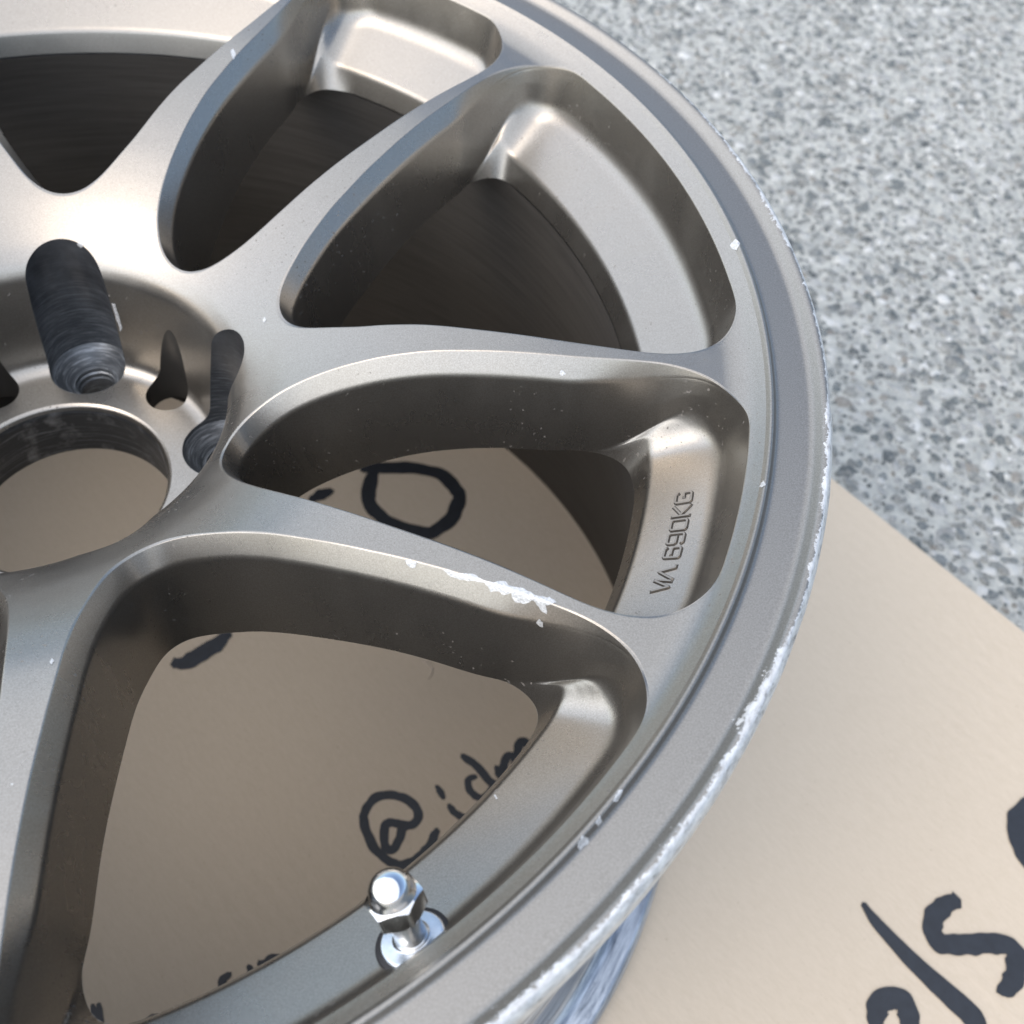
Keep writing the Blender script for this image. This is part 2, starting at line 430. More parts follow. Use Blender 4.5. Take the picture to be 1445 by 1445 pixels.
def spoke_parts():
    n, m = LA.shape[:2]
    ga, na = LA.reshape(-1, 3), NA.reshape(-1, 3)
    gb, nb = toB(LB).reshape(-1, 3), toB(NB).reshape(-1, 3)
    fa = grid_faces(n, m)
    # underside of the spoke between the two through holes
    ua = np.array([1., 0]); ub = np.array([math.cos(A36), math.sin(A36)])
    ea, eb = LA[:, -1, :2], toB(LB)[:, -1, :2]
    ka = int(np.argmax(np.hypot(ea[:, 0], ea[:, 1]) > 196.2)); kb = int(np.argmax(np.hypot(eb[:, 0], eb[:, 1]) > 196.2))
    aa = math.atan2(ea[ka, 1], ea[ka, 0]); ab = math.atan2(eb[kb, 1], eb[kb, 0])
    loop = [ua * 73.0, *ea[:ka:3], *[196.5 * np.array([math.cos(t), math.sin(t)]) for t in np.linspace(aa, ab, 8)], *eb[:kb:3][::-1], ub * 73.0]
    nl = len(loop)
    vs, es, fs, *_ = delaunay_2d_cdt([Vector(p) for p in loop], [(i, (i + 1) % nl) for i in range(nl)], [], 1, 1e-6)
    B = np.array([tuple(v) for v in vs]); BV = np.column_stack([B, zback(np.hypot(B[:, 0], B[:, 1]))])
    BN = np.tile([0., 0, -1], (len(BV), 1))
    V, F, N = merge([(SV, SF, SN), (ga, fa, na), (gb, fa, nb), (BV, [tuple(f) for f in fs], BN)])
    return V, orient(V, F, N), N
PHI = math.radians(96.66)
def mirrored(V, F, N):
    k = np.array([1, -1, 1.]); return V * k, [f[::-1] for f in F], N * k
spV, spF, spN = spoke_parts()
sp_me = [mesh('spoke', spV, spF, spN, zo=ZO), mesh('spoke', *mirrored(spV, spF, spN), zo=ZO)]
for me in sp_me: me.materials.append(PAINT)
for k in range(5):
    for j in (0, 1):
        o = link('spoke', sp_me[j], wheel); o.rotation_euler = (0, 0, PHI + k * math.radians(72))
parts = []
for k in range(5):
    a = PHI + k * math.radians(72); R = np.array([[math.cos(a), -math.sin(a), 0], [math.sin(a), math.cos(a), 0], [0, 0, 1]])
    for q in ((HV, HF, HN), mirrored(HV, HF, HN)): parts.append((q[0] @ R.T, q[1], q[2] @ R.T))
hv, hf, hn = merge(parts)
link('hub', mesh('hub', hv, hf, hn, zo=ZO), wheel, PAINT)
# bore with its bright chamfer
lathe('centre_bore', [(36.2, -114), (36.2, -93.7), (36.6, -92.3)], 160, BORE, wheel, flip=False, fine=1)
lathe('bore_chamfer', [(36.6, -92.3), (37.2, -90.8), (38.25, -90.15)], 160, PAINT, wheel, tang=[0, .6, 0])
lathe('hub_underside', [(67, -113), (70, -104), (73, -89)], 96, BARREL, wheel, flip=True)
def bored_hole(name, rad, cen, ang, seat, mat):
    """wall of a drilled hole whose top edge follows the hub surface"""
    n, rows = 120, []
    T = np.linspace(0, 2 * np.pi, n, endpoint=False)
    xy = np.stack([cen + rad * np.cos(T), rad * np.sin(T)], 1); zt = zf(np.hypot(xy[:, 0], xy[:, 1]))
    ctr = np.array([cen, 0.])
    lv = [(1.0, zt + 0), (1.0, zt - .15)] + [(.992, zt + (seat[0][1] - zt) * q) for q in np.linspace(.02, 1, 24)] + [(rr / rad, np.full(n, z)) for rr, z in seat[1:]]
    V = np.zeros((n, len(lv), 3))
    for j, (f, z) in enumerate(lv): V[:, j, :2] = ctr + (xy - ctr) * f; V[:, j, 2] = z
    c, s = math.cos(ang), math.sin(ang); R = np.array([[c, -s, 0], [s, c, 0], [0, 0, 1]])
    me = mesh(name, V.reshape(-1, 3) @ R.T, grid_faces(n, len(lv), True), zo=ZO)
    me.set_sharp_from_angle(angle=math.radians(35))
    return link(name, me, wheel, mat)
def lug_mat():
    m = M('scraped_lug_bore'); c = m.coord()
    ring = m.noise(m.mapping(c, (22, 22, 900)), 1.2, 5, .7, .8)
    sc = m.noise(m.mapping(c, (60, 60, 1500), (.3, .2, 0)), 1.5, 3, .6, 1.0)
    f = m.noise(c, 90, 4, .6)
    z = m.n('ShaderNodeSeparateXYZ'); m.l(c, z.inputs[0])
    worn = m.ramp(z.outputs[2], [(.160, 1), (.178, .5), (.200, .08), (.215, .03)])
    sc2 = m.math('MULTIPLY', m.ramp(sc, [(.5, 0), (.66, 1)]), worn)
    col = m.mix(m.ramp(f, [(.4, 0), (.75, 1)]), (.035, .037, .041), (.085, .09, .098))
    col = m.mix(m.math('MULTIPLY', worn, .45), col, (.17, .19, .21))
    col = m.mix(sc2, col, (.36, .39, .42))
    m.set(Base_Color=col, Metallic=.55, Roughness=m.ramp(ring, [(.3, .5), (.7, .3)])); m.bump(ring, .12, .0003)
    return m.m
LUG = lug_mat()
POCKET = simple('pocket_shade_paint', (.03, .029, .027), .3, .5)  # darkened paint: the shade inside the pockets is put into the colour
for k in range(5):
    a = PHI + k * math.radians(72)
    lug = bored_hole('lug_hole', R_LUG, C_LUG, a, [(R_LUG, -92), (13.4, -93), (8.8, -98.2), (8.6, -98.8), (7.5, -99.2), (7.5, -101), (6.9, -101.4), (6.9, -103.4), (6.6, -103.8), (6.6, -114)], LUG)
    bored_hole('relief_pocket', R_POC, C_POC, a + A36, [(R_POC, -101)], POCKET)

# ------------------------------------------------------------------ rim lip, barrel
def lip_mat():
    m = M('scuffed_lip'); c = m.coord(wheel)
    sep = m.n('ShaderNodeSeparateXYZ'); m.l(c, sep.inputs[0])
    rad = m.math('SQRT', m.math('ADD', m.math('POWER', sep.outputs[0], 2), m.math('POWER', sep.outputs[1], 2)))
    # damage hugs the outer edge; how far in it reaches wanders round the rim
    wander = m.noise(c, 16, 3, .6); rag = m.noise(c, 620, 5, .75); rag2 = m.noise(c, 150, 4, .7)
    depth = m.math('SUBTRACT', .2450, rad)
    h = m.math('SUBTRACT', ZO * MM, sep.outputs[2])                  # below the front plane
    reach = m.math('MULTIPLY_ADD', h, .62, m.math('MULTIPLY', depth, -1.0))
    lim = m.math('ADD', m.math('MULTIPLY', m.math('SUBTRACT', rag, .5), .0030), m.math('MULTIPLY', m.math('SUBTRACT', wander, .5), .0042))
    lim = m.math('ADD', lim, m.math('MULTIPLY', m.math('SUBTRACT', rag2, .5), .004))
    side = m.math('ADD', sep.outputs[0], m.math('MULTIPLY', sep.outputs[1], -.75))     # worst towards +x -y
    lim = m.math('ADD', lim, m.math('MULTIPLY', m.math('SUBTRACT', side, .15), .0065))
    mask = m.math('GREATER_THAN', m.math('ADD', reach, lim),   -.0006)
    low = m.math('LESS_THAN', h, m.math('ADD', .0080, m.math('MULTIPLY', m.math('SUBTRACT', rag2, .5), .004)))
    mask = m.math('MULTIPLY', mask, low)
    flake = m.noise(c, 2600, 2, .6)
    paint = m.mix(m.ramp(flake, [(.35, 0), (.7, 1)]), (.268, .252, .226), (.36, .341, .31))
    ang = m.math('MULTIPLY', m.math('ARCTAN2', sep.outputs[1], sep.outputs[0]), .245)
    pc = m.n('ShaderNodeCombineXYZ'); m.l(m.math('MULTIPLY', ang, .42), pc.inputs[0]); m.l(rad, pc.inputs[1]); m.l(sep.outputs[2], pc.inputs[2])
    pit = m.noise(pc.outputs[0], 620, 5, .72, .3)
    metal = m.ramp(pit, [(.28, (.09, .085, .075)), (.37, (.36, .36, .35)), (.47, (.52, .53, .53)), (.66, (.68, .69, .68))])
    streak = m.noise(m.mapping(c, (40, 40, 40)), 5, 4, .7)
    metal = m.mix(m.ramp(streak, [(.55, 0), (.7, .45)]), metal, (.38, .42, .46))
    m.set(Base_Color=m.mix(mask, paint, metal), Metallic=m.math('SUBTRACT', .93, m.math('MULTIPLY', mask, .45)),
          Roughness=m.math('ADD', .37, m.math('MULTIPLY', mask, .06)))
    hgt = m.math('SUBTRACT', m.math('MULTIPLY', flake, .03), m.math('MULTIPLY', mask, m.math('ADD', .6, pit)))
    m.bump(hgt, .35, .0005)
    return m.m
LIP = lip_mat()
def lip_wob(V, N, A, P):
    # the outer edge is ground and nicked: small uneven bites, strongest at lower right
    n = len(A); k = rng.normal(size=n); k = gsmooth(k, 3.0) * 1.6 + gsmooth(rng.normal(size=n), 14) * 2.2
    bite = np.maximum(0, k - .15) * np.clip(.35 + .65 * np.cos(A - math.radians(-38)), .12, 1)
    g = np.exp(-((P[:, 0] - 244.6) / 1.0) ** 2 - ((P[:, 1] + 2.2) / 2.2) ** 2)
    j = gsmooth(rng.normal(size=(n, len(P))), 2.2) * .10
    V = V - N * (g[None, :, None] * (bite[:, None, None] * .16 + j[..., None] * np.clip(.4 + .6 * np.cos(A + .6), .1, 1)[:, None, None]))
    return V
zE = float(zf(226.8))
LIPO = lathe('rim_lip', [(226.8, zE), (227.9, -1.55), (228.7, -1.75), (229.7, -4.0), (239.7, -3.7), (242.3, -1.0), (243.9, -.7), (245.2, -2.6), (245.4, -8.2), (243.6, -9.8)], 1600,
      LIP, wheel, tang=[0, .5, .35, 2.4, 1.1, .6, .8, 1.2, .8, 0], fine=.4, wob=lip_wob)
LIPO['label'] = 'scuffed rim lip with bare silver kerb damage along its edge'
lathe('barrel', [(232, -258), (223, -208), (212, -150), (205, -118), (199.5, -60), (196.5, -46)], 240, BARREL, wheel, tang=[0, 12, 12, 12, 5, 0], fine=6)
lathe('outer_barrel', [(243.6, -9.8), (240, -11), (231, -13), (228.4, -19), (227, -38), (218, -48), (210.5, -62), (210.5, -108), (217, -150), (225, -198), (228.5, -204),
                       (227, -209), (227.6, -231), (230, -241), (235, -245), (243, -247.5), (245, -250), (245, -255.5), (243, -258), (232, -258)], 360, OUTER, wheel,
      tang=[0, 1, 2.5, 2, 4, 4, 6, 10, 12, 3, 2, 2, 5, 3, 2, 1, 1, 1.2, .8, 0], fine=3)

# ------------------------------------------------------------------ valve
va = math.radians(-47.5); vr = 215.9
rh = Vector((math.cos(va), math.sin(va), 0)); th = Vector((-rh.y, rh.x, 0))
vb = rh * vr + Vector((0, 0, -26.3 + ZO))
ax = (Vector((0, 0, 1)) - rh * .53 + th * .0).normalized()
rot = ax.to_track_quat('Z', 'Y').to_matrix()
valve = D.objects.new('valve_stem', None); COL.objects.link(valve); valve.parent = wheel
valve.location = vb * MM; valve.rotation_euler = rot.to_euler()
def vl(name, prof, mat, tang=None, seg=64): return lathe(name, prof, seg, mat, valve, zo=0, tang=tang, fine=.5)
vl('rubber_grommet', [(8.6, -3), (8.6, .6), (7.2, 1.1)], RUBBER, [0, .5, 0])
vl('washer', [(7.5, -1), (7.45, 1.0), (7.0, 1.5), (4.2, 1.7), (3.9, 2.2), (3.6, 2.4)], STEEL, [0, .2, .35, .3, .2, 0])
vl('stem', [(3.75, 1.5), (3.7, 2.6), (3.45, 3.6), (3.45, 15)], STEEL, [0, .4, .5, 0])
def hex_cap():
    n = 96; T = np.linspace(0, 2 * np.pi, n, endpoint=False) + .25
    hexr = 5.75 / np.cos(((T + np.pi / 6) % (np.pi / 3)) - np.pi / 6) * .985
    hexr = np.minimum(hexr, 6.6)
    rows = []
    lev = [(3.5, 10.2, 0), (4.6, 10.2, 0), (5.4, 10.4, .6), (None, 10.9, 1), (None, 15.4, 1)]
    V = []
    for r, z, f in lev:
        rr = hexr if r is None else (np.full(n, r) * (1 - f) + hexr * f)
        V.append(np.stack([rr * np.cos(T), rr * np.sin(T), np.full(n, z) - ((hexr - 5.66) * .6 if z == 15.4 else 0)], 1))
    # conical turned shoulder cuts the corners, then the dome
    rr = np.full(n, 5.3); V.append(np.stack([rr * np.cos(T), rr * np.sin(T), np.full(n, 15.62)], 1))
    V.append(np.stack([4.95 * np.cos(T), 4.95 * np.sin(T), np.full(n, 16.6)], 1))
    for a in np.linspace(0, 1, 14)[:-1]:
        t = a * np.pi / 2; V.append(np.stack([4.85 * np.cos(t) ** .85 * np.cos(T), 4.85 * np.cos(t) ** .85 * np.sin(T), np.full(n, 16.9 + 4.3 * np.sin(t))], 1))
    V.append(np.stack([.05 * np.cos(T), .05 * np.sin(T), np.full(n, 21.2)], 1))
    V = np.stack(V, 1); m = V.shape[1]
    me = mesh('valve_cap', V.reshape(-1, 3), grid_faces(n, m, True)); me.set_sharp_from_angle(angle=math.radians(28))
    return link('valve_cap', me, valve, CHROME)
hex_cap()

# ------------------------------------------------------------------ raised lettering on the pad: VIA 690KG
GL = {   # strokes on a 5 wide x 7 tall cell
 'V': [[(.2, 7), (2.0, .6), (4.6, 7)]], 'I': [[(.6, 7), (.0, .4)]], 'A': [[(-.6, .4), (2.6, 6.6), (4.2, .4), (5.0, .4)]],
 '6': [[(4.5, 6.1), (4.0, 6.7), (1.0, 6.7), (.3, 6.1), (.3, .9), (.9, .3), (4.1, .3), (4.7, .9), (4.7, 3.2), (4.1, 3.8), (1.6, 3.8)]],
 '9': [[(.5, .9), (1.0, .3), (4.0, .3), (4.7, .9), (4.7, 6.1), (4.1, 6.7), (.9, 6.7), (.3, 6.1), (.3, 3.8), (.9, 3.2), (3.4, 3.2)]],
 '0': [[(1.0, .3), (4.0, .3), (4.7, .9), (4.7, 6.1), (4.0, 6.7), (1.0, 6.7), (.3, 6.1), (.3, .9), (1.0, .3)]],
 'K': [[(.3, 0), (.3, 7)], [(4.7, 6.9), (1.0, 3.5)], [(1.0, 3.5), (4.8, .1)]],
 'G': [[(4.6, 5.9), (4.1, 6.7), (.9, 6.7), (.3, 6.1), (.3, .9), (.9, .3), (4.1, .3), (4.7, .9), (4.7, 3.4), (2.9, 3.4)]]}
def ribbon(path, wd, n_sub=3):
    P = np.array(path, float)
    Q = dense(P, 1.0 / n_sub); d = np.gradient(Q, axis=0); d = nrm(d)
    return Q, np.stack([-d[:, 1], d[:, 0]], 1)
def letter_mesh(ch, u0, sc, wid, h, sq=1.0):
    """strokes laid on the conical pad as low ridges; u runs round the rim, v towards the hub"""
    V, F = [], []
    aB = PHI - 3 * A36
    for st in GL[ch]:
        Q, n = ribbon(st, wid)
        # square-cornered outline offset
        prof = [(-wid / 2, 0), (-wid / 2 + .16, h), (wid / 2 - .16, h), (wid / 2, 0)] if h > .1 else [(-wid / 2, h), (wid / 2, h)]
        base = len(V)
        ends = [Q[0] - (Q[1] - Q[0]) / np.linalg.norm(Q[1] - Q[0]) * wid / sc / 2.4, Q[-1] + (Q[-1] - Q[-2]) / np.linalg.norm(Q[-1] - Q[-2]) * wid / sc / 2.4]
        closed = np.linalg.norm(Q[0] - Q[-1]) < 1e-6
        if not closed: Q = np.concatenate([[ends[0]], Q, [ends[1]]]); n = np.concatenate([n[:1], n, n[-1:]])
        for i, (q, nn) in enumerate(zip(Q, n)):
            for off, hh in prof:
                if not closed and i in (0, len(Q) - 1): hh = hh if h < .1 else 0
                uu = u0 + (q[0] * sq) * sc + nn[0] * off + .12 * q[1] * 0; vv = q[1] * sc + nn[1] * off
                V.append((uu, vv, hh))
        m = len(prof)
        for i in range(len(Q) - 1):
            for j in range(m - 1):
                a = base + i * m + j; F.append((a, a + m, a + m + 1, a + 1))
    out = []
    for u, v, hh in V:
        r = 212.1 - v * .845; t = aB + math.radians(-5.5) + u / 209.5
        z = float(zpad(r)); nv = np.array([-.537, .844])
        r2, z2 = r + nv[0] * hh, z + nv[1] * hh
        out.append((r2 * math.cos(t), r2 * math.sin(t), z2))
    Vv = np.array(out); N = np.tile([0, 0, 1.], (len(Vv), 1)); F2 = orient(Vv, F, N)
    return Vv, F2
LET = simple('bronze_letter_paint', (.28, .262, .236), .93, .36, .08, 2000)
def lettering():
    sc = .76; u = 0.0
    for ch in 'VIA 690KG':
        if ch == ' ': u += 1.9; continue
        adv = {'V': 3.7, 'I': 1.2, 'A': 5.0}.get(ch, 5.05)
        sq = 1.1
        Vd, Fd = letter_mesh(ch, u, sc, 1.2, .05, sq); Vl, Fl = letter_mesh(ch, u, sc, .88, .55, sq)
        o = link('embossed_letter', mesh('embossed_letter', Vl, Fl, zo=ZO, smooth=False), wheel, LET)
        d = link('letter_outline', mesh('letter_outline', Vd, Fd, zo=ZO, smooth=False), o, GROOVE_SHADE)
        u += adv
lettering()

